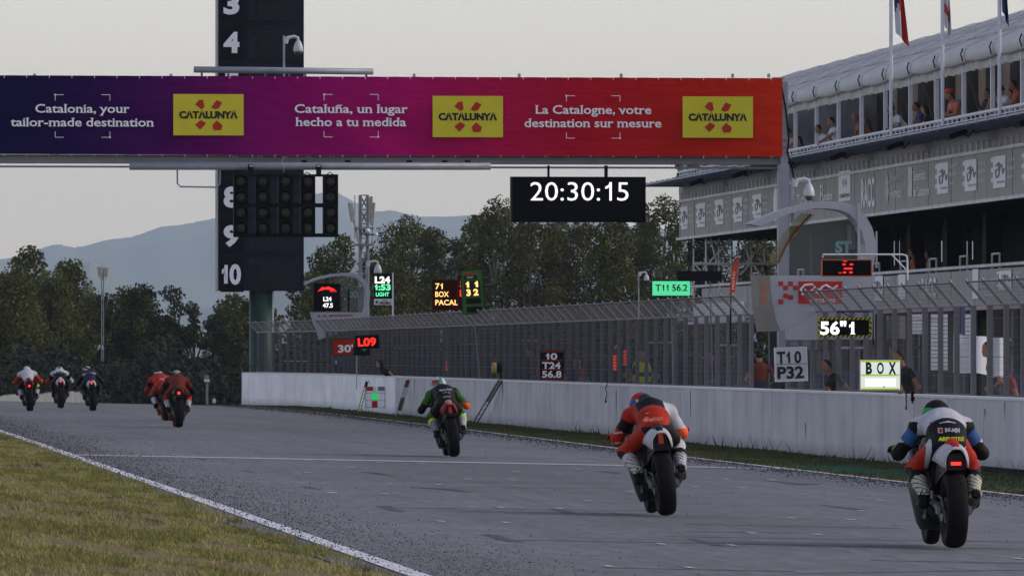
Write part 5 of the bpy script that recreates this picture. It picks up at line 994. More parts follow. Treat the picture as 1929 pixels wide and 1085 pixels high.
# tool carts, equipment and pit perches behind the wall, dim through the mesh
EQ = [mat('eq_dark', (.02, .021, .028), .7, var=.4), mat('eq_blue', (.03, .045, .10), .7, var=.3), mat('eq_grey', (.12, .125, .14), .7, var=.3), mat('eq_white', (.35, .36, .40), .6, var=.2), mat('eq_red', (.30, .03, .02), .6, var=.2)]
eq = [(470, 690, 30, 25, 0), (560, 680, 40, 30, 0), (640, 600, 30, 45, 0), (690, 660, 26, 60, 1), (760, 655, 34, 55, 0), (800, 650, 36, 60, 0), (842, 650, 40, 62, 1), (884, 648, 30, 66, 0), (925, 640, 34, 74, 0), (975, 655, 36, 60, 1), (1000, 642, 24, 70, 0), (1085, 655, 40, 62, 0), (1130, 662, 26, 54, 1), (1240, 645, 40, 76, 0), (1290, 640, 42, 80, 0), (1335, 636, 34, 84, 0), (1368, 650, 32, 70, 0), (1400, 640, 26, 80, 2), (1545, 660, 34, 70, 0), (1600, 655, 38, 80, 2), (1660, 650, 36, 84, 0), (1730, 655, 30, 80, 0), (1885, 640, 24, 100, 0), (1915, 655, 22, 86, 2)]
for i, (x, y, w_, h, c) in enumerate(eq):
    uu_ = 21.5 + (i % 3) * .8; v = PU(x, 700, uu_).y; s_ = sc(PV(x, 700, v)); gx = PV(x, 700, v).x; g_ = gz(gx, v); top = PV(x, y, v).z; W_ = w_ / s_; D_ = .7
    t = T('pit_perch', '%s cabinet with a slim canopy behind the fence, %s from the left' % ('white topped' if i % 3 == 1 else 'dark', ORD[i]), 'cabinet', (gx, v, g_), 'pit cabinets behind the fence'); H_ = top - g_
    m = MB(); m.box((gx, v, g_ + H_ * .28), (W_, D_, H_ * .50)); m.build('cabinet', EQ[c], t)
    for k_ in (-1, 1): m = MB(); m.tube([(gx + k_ * W_ * .45, v, g_ + H_ * .5), (gx + k_ * W_ * .45, v, top)], .025, 5); m.build('upright', EQ[2], t)
    m = MB(); m.box((gx, v, top), (W_ * 1.15, D_ * 1.2, .05)); m.build('canopy', EQ[3 if i % 3 == 1 else 0], t)
    m = MB(); m.box((gx, v - .1, g_ + H_ * .68), (W_ * .7, .05, H_ * .18)); m.build('monitor', EQ[1], t)
    for k_ in (-1, 1): m = MB(); m.lathe([(0, -.03), (.08, -.03), (.08, .03), (0, .03)], (gx + k_ * W_ * .4, v - D_ * .4, g_ + .08), 'X', 10); m.build('caster', BLACK, t)
# small glows between the cabinets
for x, y, w_, h, c, lb in ((633, 683, 3, 9, (.10, .25, .9), 'small blue glowing screen behind the far end of the fence'), (841, 690, 3.5, 19, (1, .06, .05), 'small upright red light behind the fence left of the drum'), (1158, 684, 6, 30, (1, .08, .03), 'bright red tall screen behind the fence'), (1179, 675, 9, 30, (.7, .05, .04), 'dim red screen standing beside the bright red one')):
    v = PU(x, y, 20.4).y; t = T('status_screen', lb, 'screen', PV(x, y + h / 2, v)); m = MB(); frontbox(m, x - w_ / 2 - 1, y - h / 2 - 1, x + w_ / 2 + 1, y + h / 2 + 1, v + .01, .04); m.build('case', BLACK, t); m = MB()
    n_ = max(1, int(h / 6))
    for j in range(n_): frontbox(m, x - w_ / 2, y - h / 2 + h * j / n_, x + w_ / 2, y - h / 2 + h * (j + .75) / n_, v, .008)
    m.build('lit_face', emi('glow%d' % x, c, .75), t)
# ---------------------------------------------------------------- telecom masts, marshal post
MS = mat('mast_steel', (.20, .215, .235), .5, .2, var=.1); ANT = mat('antenna_grey', (.33, .33, .32), .6)
def mast(label, v, x0, x1, yt, yb, n, antennas, dishes, ringy=None, lr_=.075):
    a, b_ = PV(x0, yb, v), PV(x1, yt, v); w_ = b_.x - a.x; t = T('telecom_mast', label, 'mast', (a.x + w_ / 2, v, gz(30, v))); zb, zt = gz(30, v), b_.z
    for dx in (0, 1):
        for dy in (0, 1): m = MB(); m.tube([(a.x + dx * w_, v + dy * w_, zb), (a.x + dx * w_, v + dy * w_, zt)], lr_, 6); m.build('leg', MS, t)
    m = MB(); H = (zt - zb) / n
    for i in range(n):
        z = zb + i * H
        for dy in (0, w_): m.tube([(a.x, v + dy, z), (a.x + w_, v + dy, z + H)], lr_ * .5, 4); m.tube([(a.x + w_, v + dy, z), (a.x, v + dy, z + H)], lr_ * .5, 4) if z > PV(x0, yb, v).z else None; m.tube([(a.x, v + dy, z + H), (a.x + w_, v + dy, z + H)], lr_ * .5, 4)
    m.build('lattice', MS, t)
    for (xa, ya, xb, yb_, ww) in antennas: p, q_ = PV(xa, ya, v - .3), PV(xb, yb_, v - .3); m = MB(); m.tube([p, q_], ww / sc(p), 6); m.build('antenna', ANT, t)
    for (x, y, r) in dishes: c = PV(x, y, v - .8); m = MB(); m.lathe([(0, -.12), (r / sc(c) * .8, -.1), (r / sc(c), 0), (r / sc(c), .2), (0, .25)], c, 'Y', 14); m.build('dish', WHITE, t, True); m = MB(); m.tube([c, (a.x + w_ / 2, v, c.z)], .05, 5); m.build('dish_arm', MS, t)
    if ringy:
        for y in ringy: p = PV(x0 - 10, y, v); q_ = PV(x1 + 10, y, v); m = MB(); m.box(((p.x + q_.x) / 2, v + w_ / 2, p.z), (q_.x - p.x, w_ + 1, .12)); m.build('platform', MS, t)
    return t
mast('tall lattice telecom mast with panel antennas and round dishes right of the start lights', 440, 679, 693, 368, 460, 16, [(658, 382, 664, 418, 3.5), (662, 384, 668, 420, 3), (668.5, 368, 668.5, 450, 1), (696, 372, 696, 420, 2.5), (700, 370, 700, 425, 2.5), (705, 382, 702, 425, 2.6), (690, 370, 691, 440, 1.2), (670, 425, 674, 455, 1.5), (702, 425, 701, 455, 1.2), (667, 420, 672, 440, 1.4)], [(693, 434.5, 4.4), (709, 442, 3.6)], [430.5, 461])
mast('small distant antenna mast above the left trees', 520, 191.5, 195, 505, 560, 10, [(185, 503, 187, 522, 2.2), (190, 503, 190, 520, 2.2), (198, 503, 198, 522, 2.0), (203, 505, 201, 521, 2.0), (193, 493, 193, 510, .5), (187, 522, 192, 530, .8), (201, 521, 196, 530, .8)], [], lr_=.028)
mp_ = PD(390, 757, 300); t = T('marshal_signal_post', 'pale post with a small signal box at the far end of the track', 'signal', (mp_.x, mp_.y, gz(mp_.x, mp_.y))); PP = mat('pale_post', (.24, .25, .22), .7); v_ = mp_.y
m = MB(); frontbox(m, 388, 721, 392.5, 762, v_, .08); m.build('post', PP, t); m = MB(); frontbox(m, 385.5, 706.5, 393.5, 720, v_ - .05, .2); m.build('signal_box', mat('box_greyblue', (.22, .24, .28), .6), t); m = MB(); frontbox(m, 385, 714.5, 395, 719, v_ - .1, .25); m.build('visor', WHITE, t)
t = T('marker_disc', 'small white oval marker on the verge beside the marshal post', 'marker', PV(403, 760, v_)); c = PV(403.5, 755, v_); m = MB(); m.add([c + Vector((3.4 / 53 * math.cos(a), 0, 5 / 53 * math.sin(a))) for a in [2 * math.pi * j / 14 for j in range(14)]] + [c + Vector((3.4 / 53 * math.cos(a), .04, 5 / 53 * math.sin(a))) for a in [2 * math.pi * j / 14 for j in range(14)]], [tuple(range(13, -1, -1)), tuple(range(14, 28))] + [(j, (j + 1) % 14, (j + 1) % 14 + 14, j + 14) for j in range(14)]); m.build('disc', WHITE, t); m = MB(); m.tube([c, c - Vector((0, -.02, .25))], .015, 5); m.build('stake', DSTEEL, t)
# ---------------------------------------------------------------- people
def col(name, c, rough=.7): return mat(name, c, rough, var=.10, scale=12)
SKIN = col('skin_light', (.34, .17, .11)); SKIND = col('skin_tan', (.22, .11, .07)); HAIRD = col('hair_dark', (.012, .009, .008)); HAIRL = col('hair_blond', (.30, .19, .08)); HAIRG = col('hair_grey', (.20, .18, .17))
HANDS = {}
def hand_mesh(m, key, glove=False):
    """a right hand, wrist at the origin, fingers along +Y, palm down (-Z), thumb toward -X; slightly curled"""
    if key in HANDS: return HANDS[key]
    P = [((0, 0, 0), (0, .04, 0), .026, .034, 0, (1.15, 1, .55)), ((0, .04, 0), (0, .085, -.002), .034, .036, 0, (1.15, 1, .5))]
    for i, (x, L) in enumerate(((-.033, .068), (-.011, .078), (.011, .072), (.032, .055))):
        y = .085; z = 0; r = .0105 if not glove else .0125; px, py, pz = x, y, z
        for j, f in enumerate((.45, .3, .25)):
            a = .35 + j * .55; nx, ny, nz_ = px * 1.02, py + L * f * math.cos(a), pz - L * f * math.sin(a); P.append(((px, py, pz), (nx, ny, nz_), r * (1 - .1 * j), r * (1 - .1 * (j + 1)), 0)); px, py, pz = nx, ny, nz_
    P += [((-.025, .02, -.004), (-.06, .05, -.014), .015, .012, 0), ((-.06, .05, -.014), (-.062, .082, -.026), .012, .010, 0)]
    o = sdf('hand', P, [m], .0075, .008, None); HANDS[key] = o; o['_tmp'] = 1
    return o
def put_hand(parent, m, key, wrist, direction, side, scale=1.0):
    src = hand_mesh(m, key); c = src.copy(); 
    if '_tmp' in c: del c['_tmp']
    COL.objects.link(c); c.parent = parent; d = Vector(direction).normalized(); x = d.cross(Vector((0, 0, 1))).normalized(); z = x.cross(d).normalized()
    M = Matrix((x * (1 if side > 0 else -1), d, z)).transposed().to_4x4(); c.matrix_local = Matrix.Translation(Vector(wrist)) @ M @ Matrix.Scale(scale, 4); return c
def person(label, loc, yaw, shirt, pants=None, skin=None, hair=None, lean=0.0, H=1.74, arms=((.32, .05, 1.05), (-.32, .05, 1.05)), head_turn=0.0, group=None, hat=None, bald=False, bun=False, longhair=False, sleeve=.5, extras=None, h=.022):
    """feet at loc, facing local +Y turned by yaw; lean moves the chest forward; arms = hand targets (x, y, z) in local metres"""
    skin = skin or SKIN; hair = hair or HAIRD; pants = pants or col('trousers_dark', (.03, .032, .045)); k = H / 1.74
    root = T('person', label, 'person', loc, group, rot=(0, 0, yaw)); root.scale = (k, k, k)
    hip = .93; ch = Vector((0, lean * .42, hip + .42 * math.cos(lean))); pel = Vector((0, -.04 * lean, hip)); nk = ch + Vector((0, .10 * lean, .14)); hd = nk + Vector((0, .07 + .08 * lean, .15 - .05 * lean))
    P = [(pel, pel + Vector((0, .03 * lean, .14)), .125, .12, 1, (1.25, .85, 1)), (pel + Vector((0, .05 * lean, .12)), ch, .125, .150, 0, (1.25, .82, 1)), (ch, nk, .12, .05, 0), (nk - Vector((0, 0, .04)), hd, .055, .06, 2)]
    P += [(hd, hd + Vector((0, .015, .05)), .088, .092, 2, (.9, 1.02, 1.12)), (hd + Vector((0, .085, -.01)), hd + Vector((0, .105, -.025)), .014, .016, 2), (hd + Vector((0, .04, -.07)), hd + Vector((0, .07, -.075)), .04, .03, 2), (hd + Vector((.08, 0, 0)), hd + Vector((.086, -.005, .02)), .014, .016, 2), (hd + Vector((-.08, 0, 0)), hd + Vector((-.086, -.005, .02)), .014, .016, 2)]
    for s_ in (1, -1):
        P += [(pel + Vector((.09 * s_, 0, -.02)), Vector((.10 * s_, .03, .50)), .095, .065, 1), (Vector((.10 * s_, .03, .50)), Vector((.11 * s_, -.02, .10)), .06, .04, 1), (Vector((.11 * s_, -.03, .05)), Vector((.12 * s_, .14, .035)), .045, .035, 3)]
        sh = ch + Vector((.19 * s_, 0, .06)); tg = Vector(arms[0] if s_ > 0 else arms[1]); tg = Vector((abs(tg.x) * s_ if tg.x * s_ > 0 or abs(tg.x) < .01 else tg.x, tg.y, tg.z)); D = tg - sh; L = min(D.length, .54); tg = sh + D.normalized() * L
        mid = (sh + tg) / 2; bend = math.sqrt(max(0, .272 ** 2 - (L / 2) ** 2)); el = mid + Vector((.6 * s_, -.35, -.6)).normalized() * bend; cut = sh.lerp(el, sleeve) if sleeve < 1 else el
        P += [(sh, cut, .062, .05, 0), (cut, el, .046, .040, 2 if sleeve < 1 else 0), (el, tg, .040, .027, 2 if sleeve <= 1 else 0)]; put_hand(root, skin, 'h' + skin.name, tg, (tg - el), s_, 1.0)
    sdf('body', P, [shirt, pants, skin, BLACK], h, .035, root)
    HP = [(hd + Vector((0, -.02, .045)), hd + Vector((0, -.005, .075)), .100, .093, 0, (.93, 1.0, 1.0))] if not bald else [(hd + Vector((0, -.05, .0)), hd + Vector((0, -.05, .03)), .070, .066, 0)]
    if bun: HP.append((hd + Vector((0, -.06, .17)), hd + Vector((0, -.06, .19)), .04, .035, 0))
    if longhair: HP += [(hd + Vector((0, -.06, .03)), hd + Vector((0, -.12, -.26)), .085, .06, 0, (1.1, 1, 1))]
    def ph(c, n): return n
    sdf('hair', HP, [hair], .016, .03, root)
    m = MB()
    for s_ in (1, -1): c = hd + Vector((.032 * s_, .087, .02)); m.box(c, (.022, .01, .009))
    c = hd + Vector((0, .098, -.055)); m.box(c, (.04, .012, .008)); m.build('face_features', col('feature_dark', (.05, .02, .02)), root, local=True)
    if hat:
        c = hd + Vector((0, -.005, .085)); m = MB(); m.lathe([(.112, 0), (.112, .03), (.095, .075), (.05, .10), (0, .105)], c, 'Z', 14); m.box(c + Vector((0, .13, .005)), (.15, .12, .015)); m.build('cap', hat, root, True, local=True)
    if extras: extras(root, ch, hd)
    return root
def shirt(n, c): return col('cloth_' + n, c)
FLOOR = Z(6.0)
def spectator(x, ytop, label, cloth, lean=.25, H=1.72, yaw=90, back=.55, **k):
    # facing the track is local +Y turned to -X
    top = ytop; u = BU + back; p = PU(x, 250, u); hh = (PU(x, ytop, u).z - Z(6.02)); cosl = 1
    kk = hh / (1.74 * (1 - .30 * lean * lean - .05 * lean)) * 1.0
    return person(label, (u, p.y, Z(6.02)), R(yaw), cloth, lean=lean, H=1.74 * kk, group='spectators on the upper terrace', **k)
RAILH = ((.20, .46, 1.04), (-.20, .46, 1.04)); CROSS = ((.06, .46, 1.04), (-.06, .48, 1.04))
spectator(1492, 246, 'dark haired spectator in a pale pink shirt, nearest the gantry pillar', shirt('pink', (.50, .33, .30)), .15, yaw=120, arms=RAILH)
spectator(1517, 262, 'spectator in black half hidden behind a post, second from the gantry pillar', shirt('black', (.015, .015, .018)), .3, longhair=True, arms=RAILH)
spectator(1562, 246, 'dark haired spectator bent behind the man in the white T-shirt', shirt('white', (.52, .53, .58)), .55, arms=RAILH, yaw=110)
spectator(1577, 226, 'tall man in a white T-shirt with his arm stretched out on the rail', shirt('white', (.52, .53, .58)), .22, yaw=105, arms=((.18, .46, 1.04), (-.05, .60, 1.02)), back=.5)
spectator(1636, 226, 'bald man in an orange brown shirt leaning over the rail', shirt('rust', (.30, .075, .035)), .6, yaw=110, bald=True, skin=SKIND, hair=SKIND, arms=CROSS)
spectator(1704, 211, 'woman in white with her dark hair in a bun, leaning forward', shirt('white', (.52, .53, .58)), .6, yaw=110, bun=True, arms=CROSS, skin=SKIND)
spectator(1743, 200, 'man in a dark shirt with dark glasses sitting at the rail', shirt('navy', (.025, .03, .06)), .35, yaw=95, arms=CROSS, skin=SKIND)
spectator(1756, 204, 'long haired woman in dark clothes beside the man with dark glasses', shirt('black', (.015, .015, .018)), .3, yaw=70, longhair=True, arms=CROSS)
def pack(root, ch, hd): m = MB(); m.box(ch + Vector((0, -.19, -.05)), (.30, .17, .42)); m.build('backpack', col('pack_blue', (.05, .15, .30)), root, local=True)
spectator(1811, 181, 'man with an orange cap, salmon shirt and blue backpack', shirt('salmon', (.52, .15, .09)), .5, yaw=110, hat=col('cap_orange', (.60, .07, .02)), arms=CROSS, extras=pack)
spectator(1793, 214, 'small child head and arms just above the rail between two flag poles', shirt('khaki', (.12, .10, .06)), .2, arms=CROSS)
spectator(1857, 172, 'broad spectator in a black T-shirt with back to the track', shirt('black', (.015, .015, .018)), .05, yaw=-80, arms=((.25, -.1, 1.0), (-.25, -.1, 1.0)))
spectator(1877, 173, 'spectator with glasses and brown top left of the right flag pole', shirt('brown', (.20, .09, .04)), .3, yaw=90, arms=CROSS, skin=SKIND)
spectator(1891, 171, 'spectator in a tan top right behind the right flag pole', shirt('tan', (.28, .15, .08)), .3, yaw=90, arms=CROSS, back=.9)
spectator(1903, 168, 'spectator in a white shirt resting on the rail right of the right flag pole', shirt('white', (.52, .53, .58)), .35, yaw=100, arms=CROSS)
spectator(1916, 172, 'spectator in black behind the group at the right edge', shirt('black', (.015, .015, .018)), .2, yaw=90, back=1.1)
spectator(1925, 158, 'tallest spectator of the group at the right edge, in red', shirt('red', (.32, .05, .04)), .3, yaw=95, arms=CROSS, skin=SKIND)
for x, y, c, lb in ((1288, 313, (.02, .02, .025), 'leftmost spectator at the far end of the terrace'), (1299, 311, (.10, .05, .03), 'second spectator at the far end of the terrace'), (1312, 309, (.02, .02, .025), 'third spectator at the far end of the terrace, in black')):
    spectator(x, y, lb, shirt('far%d' % x, c), .4, yaw=100, arms=CROSS)
p = PU(1722, 500, BU + 1.2); person('person in an orange shirt standing in the dark middle terrace', (BU + 1.2, p.y, Z(1.6)), R(80), shirt('orange_dark', (.30, .05, .02)), skin=SKIND, group='people on the middle terrace'); p = PU(1752, 500, BU + 2); person('person in a tan top in the dark middle terrace', (BU + 2, p.y, Z(1.6)), R(80), shirt('tan', (.28, .15, .08)), skin=SKIND, group='people on the middle terrace', H=1.7)
pv_ = PU(1403, 530, BU); person('dark dressed person on the platform below the scaffolding', (BU + .8, pv_.y, PU(1403, 508, BU + .8).z - 1.72), R(95), shirt('slate', (.035, .04, .055)), skin=SKIND, group=None)
# crew on the inner side of the pit wall
STAND = .45                                    # they stand on a step behind the wall
def crew(x, ytop, label, cloth, u=WU + .72, yaw=90, lean=.4, arms=((.2, .5, 1.0), (-.2, .5, 1.0)), **k):
    v = PU(x, 700, u).y; g_ = gz(19.5, v); top = PU(x, ytop, u).z; H = max(1.5, min(1.95, (top - g_ - .25) / (1 - .1 * lean)))
    zz = top - H * (1 - .24 * lean * lean - .03)
    p = person(label, (u, v, zz), R(yaw), cloth, lean=lean, H=H, group='crew members at the pit wall', **k)
    if zz > g_ + .03: m = MB(); m.box((u, v, (zz + g_) / 2), (.45, .6, zz - g_)); s_ = m.build('step_box', EQ[2]); tag(s_, 'grey step box under the ' + ' '.join(label.split()[:10]), 'step', 'step boxes behind the pit wall')
    return p
crew(744, 690, 'woman in black bending over the wall with her arm stretched down', shirt('black', (.015, .015, .018)), u=WU + .24, yaw=100, lean=.85, arms=((.16, .58, .45), (-.22, .72, .62)), longhair=True, sleeve=.3)
crew(713, 664, 'crew member in black holding the L09 board out', shirt('black', (.015, .015, .018)), yaw=115, lean=.1, arms=((.1, .55, 1.15), (-.15, .55, 1.2)), skin=SKIND)
crew(657, 676, 'crew member in dark clothes below the red 30 board', shirt('black', (.015, .015, .018)), yaw=80, lean=.3, skin=SKIND)
crew(1103, 683, 'blond crew member in a dark red shirt behind the fence', shirt('wine', (.22, .02, .02)), hair=HAIRL, lean=.3, yaw=70); crew(1583, 690, 'dark haired crew member peering through the fence left of the lit BOX board', shirt('black', (.015, .015, .018)), yaw=120, lean=.5, u=WU + .5, arms=((.15, .55, .9), (-.15, .55, .95)), skin=SKIND)
crew(1716, 672, 'crew member in black steadying the lit BOX board with one arm', shirt('black', (.015, .015, .018)), yaw=110, lean=.3, u=WU + .25, arms=((.05, .62, .95), (-.2, .5, .9)), sleeve=.4, skin=SKIND)
crew(1061, 676, 'crew member in black right of the three row board', shirt('black', (.015, .015, .018)), lean=.2); crew(700, 683, 'crew member in black behind the handle of the small board', shirt('black', (.015, .015, .018)), lean=.2, skin=SKIND) 
crew(948, 676, 'crew member in black behind the drum', shirt('black', (.015, .015, .018)), lean=.2, skin=SKIND); crew(1012, 662, 'crew member in navy left of the three row board', shirt('navy', (.025, .03, .06)), lean=.2)
crew(1348, 664, 'crew member in dark navy under the red feather flag', shirt('navy', (.025, .03, .06)), lean=.1, u=WU + 2.2); crew(1433, 668, 'crew member in an orange top with a pale pack left of the T10 board', shirt('orange', (.13, .028, .012)), lean=.1, u=WU + 2.0, yaw=10)
HV = col('hi_vis', (.50, .62, .03))
def vest(root, ch, hd):
    sdf('vest', [(Vector((0, 0, 1.02)), ch, .138, .160, 0, (1.27, .86, 1))], [HV, col('vest_dark', (.03, .03, .03))], .02, .02, root, paint=lambda c, n: (np.abs(c[:, 2] - 1.18) < .05).astype(int))
crew(1204, 666, 'marshal in a dark suit with a yellow high visibility vest', shirt('black', (.015, .015, .018)), u=WU + 2.0, yaw=180, lean=.05, extras=vest); crew(1213, 668, 'second marshal with a yellow vest beside the first', shirt('black', (.015, .015, .018)), u=WU + 1.7, yaw=170, lean=.05, extras=vest)
crew(1876, 655, 'dark clothed crew member in the last fence section', shirt('black', (.015, .015, .018)), u=WU + 1.5, lean=.1); crew(1910, 690, 'crew member in a maroon shirt at the right edge behind the fence', shirt('wine', (.22, .02, .02)), u=WU + 1.4, lean=.2)
for a in list(HANDS.values()): COL.objects.unlink(a)
HL = {k: v for k, v in HANDS.items()}; HANDS.clear()
# ---------------------------------------------------------------- motorcycles and riders
TYRE = mat('tyre_rubber', (.0065, .0065, .008), .75, var=.2, scale=10, spec=.12); RIMM = mat('rim_dark', (.03, .03, .032), .4, .5); ALU = mat('swingarm_alloy', (.12, .12, .125), .4, .6); CARB = mat('carbon_black', (.007, .007, .009), .5, var=.2, spec=.2); TITAN = mat('exhaust_metal', (.16, .15, .14), .35, .8)
def wheel(root, nm, y, z, Rr, w_, local=True):
    hw = w_ / 2; prof = []
    for i in range(11): a = math.pi * i / 10; prof.append((Rr - hw * .62 * (1 - math.sin(a) ** .8), -hw * math.cos(a)))
    prof = [(Rr - .125, -hw * .72), (Rr - .09, -hw * .95)] + prof + [(Rr - .09, hw * .95), (Rr - .125, hw * .72), (Rr - .125, -hw * .72)]
    hub = MB(); hub.lathe([(.0, -.05), (.055, -.05), (.055, .05), (0, .05)], (0, y, z), 'X', 12); h_ = hub.build(nm, RIMM, root, True, local=True)
    V = MB(); V.lathe(prof, (0, y, z), 'X', 44); V.F = V.F[:-2]; V.M = V.M[:-2]; V.build('tyre', TYRE, h_, True, local=True)
    m = MB(); m.lathe([(Rr - .135, -hw * .7), (Rr - .12, -hw * .7), (Rr - .12, hw * .7), (Rr - .135, hw * .7), (Rr - .135, -hw * .7)], (0, y, z), 'X', 30); m.F = m.F[:-2]; m.M = m.M[:-2]
    for i in range(5):
        a = i * 2 * math.pi / 5; d = Vector((0, math.cos(a), math.sin(a))); m.tube([Vector((0, y, z)) + d * .05, Vector((0, y, z)) + d * (Rr - .13)], .016, 5)
    m.build('rim', RIMM, h_, local=True)
    m = MB(); m.lathe([(.06, -hw * .8), (.11 if y < .5 else .16, -hw * .8), (.11 if y < .5 else .16, -hw * .75), (.06, -hw * .75)], (0, y, z), 'X', 18); m.build('brake_disc', ALU, h_, local=True)
    return h_
def bike(label, px, py, lean, tail_c, tail_c2, fair_c, light, width=1.0, exh=1, steer=0, tl_h=.745, name='racing_motorcycle'):
    c = G(px, py); root = T(name, label, 'motorcycle', (c.x, c.y, gz(c.x, c.y) + .012), 'racing motorcycles', rot=Euler((0, R(-lean), 0)).to_matrix().to_euler()); L = dict(parent=root, local=True)
    wheel(root, 'rear_wheel', 0, .322, .322, .178); wheel(root, 'front_wheel', 1.42, .30, .30, .118)
    def B(nm, m, f, smooth=False): q = MB(); f(q); return q.build(nm, m, root, smooth, local=True)
    B('swingarm', ALU, lambda q: [q.tube([(s * .115, -.03, .32), (s * .125, .22, .37), (s * .10, .50, .40)], [.030, .036, .042], 8) for s in (-1, 1)] + [q.box((0, .40, .39), (.22, .08, .07))], True)
    B('axle_blocks', DSTEEL, lambda q: [q.box((s * .135, 0, .322), (.03, .09, .06)) for s in (-1, 1)])
    B('sprocket', ALU, lambda q: q.lathe([(.02, -.105), (.10, -.105), (.10, -.10), (.02, -.10)], (0, 0, .322), 'X', 20)); B('chain', DSTEEL, lambda q: q.tube([(-.103, 0, .42), (-.10, .25, .44), (-.095, .5, .44), (-.095, .52, .38), (-.10, .25, .30), (-.103, 0, .225)], .009, 4))
    B('hugger', CARB, lambda q: q.loft([[(x * .105, .34 * math.sin(a) * 1.02, .322 + .352 * math.cos(a) + dz - .03 * x * x) for x in (-1, -.6, 0, .6, 1)] + [(x * .10, .34 * math.sin(a), .322 + .343 * math.cos(a) + dz - .03 * x * x) for x in (1, .6, 0, -.6, -1)] for a, dz in ((.25, .012), (.6, .012), (1.0, .01), (1.4, .0))]))
    B('engine', CARB, lambda q: (q.box((0, .72, .42), (.34, .42, .36)), q.box((0, .58, .62), (.26, .4, .16)), q.box((0, .80, .26), (.26, .40, .12))))
    B('frame', ALU, lambda q: [q.tube([(s * .12, .46, .50), (s * .17, .62, .70), (s * .14, .95, .84), (s * .05, 1.12, .90)], .032, 6) for s in (-1, 1)])
    B('belly_fairing', fair_c, lambda q: q.loft([[(x * wd, y, z) for x, z in ((-.7, zb), (-1, (zb + zt) / 2), (-.92, zt), (.92, zt), (1, (zb + zt) / 2), (.7, zb))] for y, wd, zb, zt in ((.42, .13, .20, .36), (.60, .19, .15, .55), (.90, .235, .14, .78), (1.15, .24, .20, .86), (1.32, .18, .42, .88))]), True)
    B('nose_fairing', fair_c, lambda q: q.loft([[(x * wd, y, z) for x, z in ((-.6, zb), (-1, zb + (zt - zb) * .5), (-.6, zt), (.6, zt), (1, zb + (zt - zb) * .5), (.6, zb))] for y, wd, zb, zt in ((1.10, .21, .78, .98), (1.30, .20, .72, .98), (1.50, .13, .70, .90), (1.60, .05, .72, .82))]), True)
    B('windscreen', GLASS, lambda q: q.loft([[(.17 * math.sin(a) * w_, y + .05 * math.cos(a), z + .05 * math.cos(a)) for a in np.linspace(-1.4, 1.4, 7)] for y, z, w_ in ((1.16, 1.02, 1), (1.28, 1.0, .95), (1.42, .93, .7))], closed=False), True)
    B('fuel_tank', fair_c, lambda q: q.loft([[(wd * math.cos(a), y, z + .10 * k * math.sin(a)) for a in [2 * math.pi * j / 10 for j in range(10)]] for y, wd, z, k in ((.50, .10, .80, .5), (.62, .15, .84, .9), (.82, .17, .88, 1.1), (1.0, .13, .88, .9), (1.08, .06, .86, .5))]), True)
    B('seat', CARB, lambda q: q.loft([[(x * wd, y, z) for x, z in ((-1, z0), (-.9, z0 + .05), (.9, z0 + .05), (1, z0))] for y, wd, z0 in ((.12, .11, .80), (.30, .14, .775), (.50, .11, .78))]), True)
    # tail: an arched cowl open at the back, lamp inside, hump on top
    def arch(sx, sz, y, z0, zt):
        return [(sx * math.cos(a) * (1 if abs(math.cos(a)) < .75 else .98), y, z0 + (zt - z0) * (math.sin(a) ** .75 if 0 < a < math.pi else 0)) for a in [math.pi * j / 12 for j in range(13)]]
    def cowl(q):
        rings = []
        for y, wd, z0, zt, th in ((-.17, .112, .68, .855, .020), (-.05, .128, .70, .885, .02), (.10, .135, .72, .895, .02), (.30, .15, .74, .86, .02)):
            wd *= width; o_ = arch(wd, 0, y, z0, zt); i_ = arch(wd - th, 0, y + .004, z0, zt - th)[::-1]; rings.append(o_ + i_)
        q.loft(rings)
    tc_ = B('tail_cowl', tail_c, cowl, True)
    B('tail_hump', tail_c2, lambda q: q.loft([[(wd * math.cos(a), y, z + h * math.sin(a)) for a in [math.pi * j / 8 for j in range(9)]] for y, wd, z, h in ((-.15, .028, .857, .010), (-.02, .048, .876, .028), (.12, .06, .885, .045), (.20, .06, .875, .05))]), True)
    B('undertray', CARB, lambda q: q.loft([[(x * wd, y, z) for x, z in ((-1, z0), (-.8, z1), (.8, z1), (1, z0))] for y, wd, z0, z1 in ((-.13, .075, .66, .80), (.05, .10, .60, .82), (.30, .12, .52, .82), (.46, .10, .46, .80))]))
    tl_h = tl_h or .765; q = MB(); q.box((0, -.150, tl_h), (.085, .02, .028) if light == 'bar' else (.06, .02, .06) if light == 'dot' else (.05, .02, .11)); q.build('tail_light', emi('tail_light_on', (1, .045, .04), 1.3) if light in ('bar', 'dot') else mat('tail_light_off', (.40, .03, .02), .4), root, local=True)
    B('exhaust', TITAN, lambda q: q.tube([(exh * .15, .55, .26), (exh * .17, .35, .30), (exh * .185, .22, .38), (exh * .195, .03, .45)], [.028, .035, .052, .055], 12), True); B('exhaust_cap', BLACK, lambda q: q.tube([(exh * .195, .035, .449), (exh * .197, .01, .458)], [.045, .03], 12))
    for s in (-1, 1): B('footpeg', ALU, lambda q: (q.tube([(s * .13, .33, .40), (s * .25, .31, .405)], .012, 6), q.box((s * .135, .36, .42), (.012, .10, .12))))
    B('handlebars', CARB, lambda q: [q.tube([(s * .10, 1.08, .86), (s * .26, 1.01, .835), (s * .37, .955, .82)], .016, 7) for s in (-1, 1)]); B('brake_lever', ALU, lambda q: q.tube([(.2, 1.06, .83), (.30, 1.06, .82), (.38, 1.02, .81)], .007, 5))
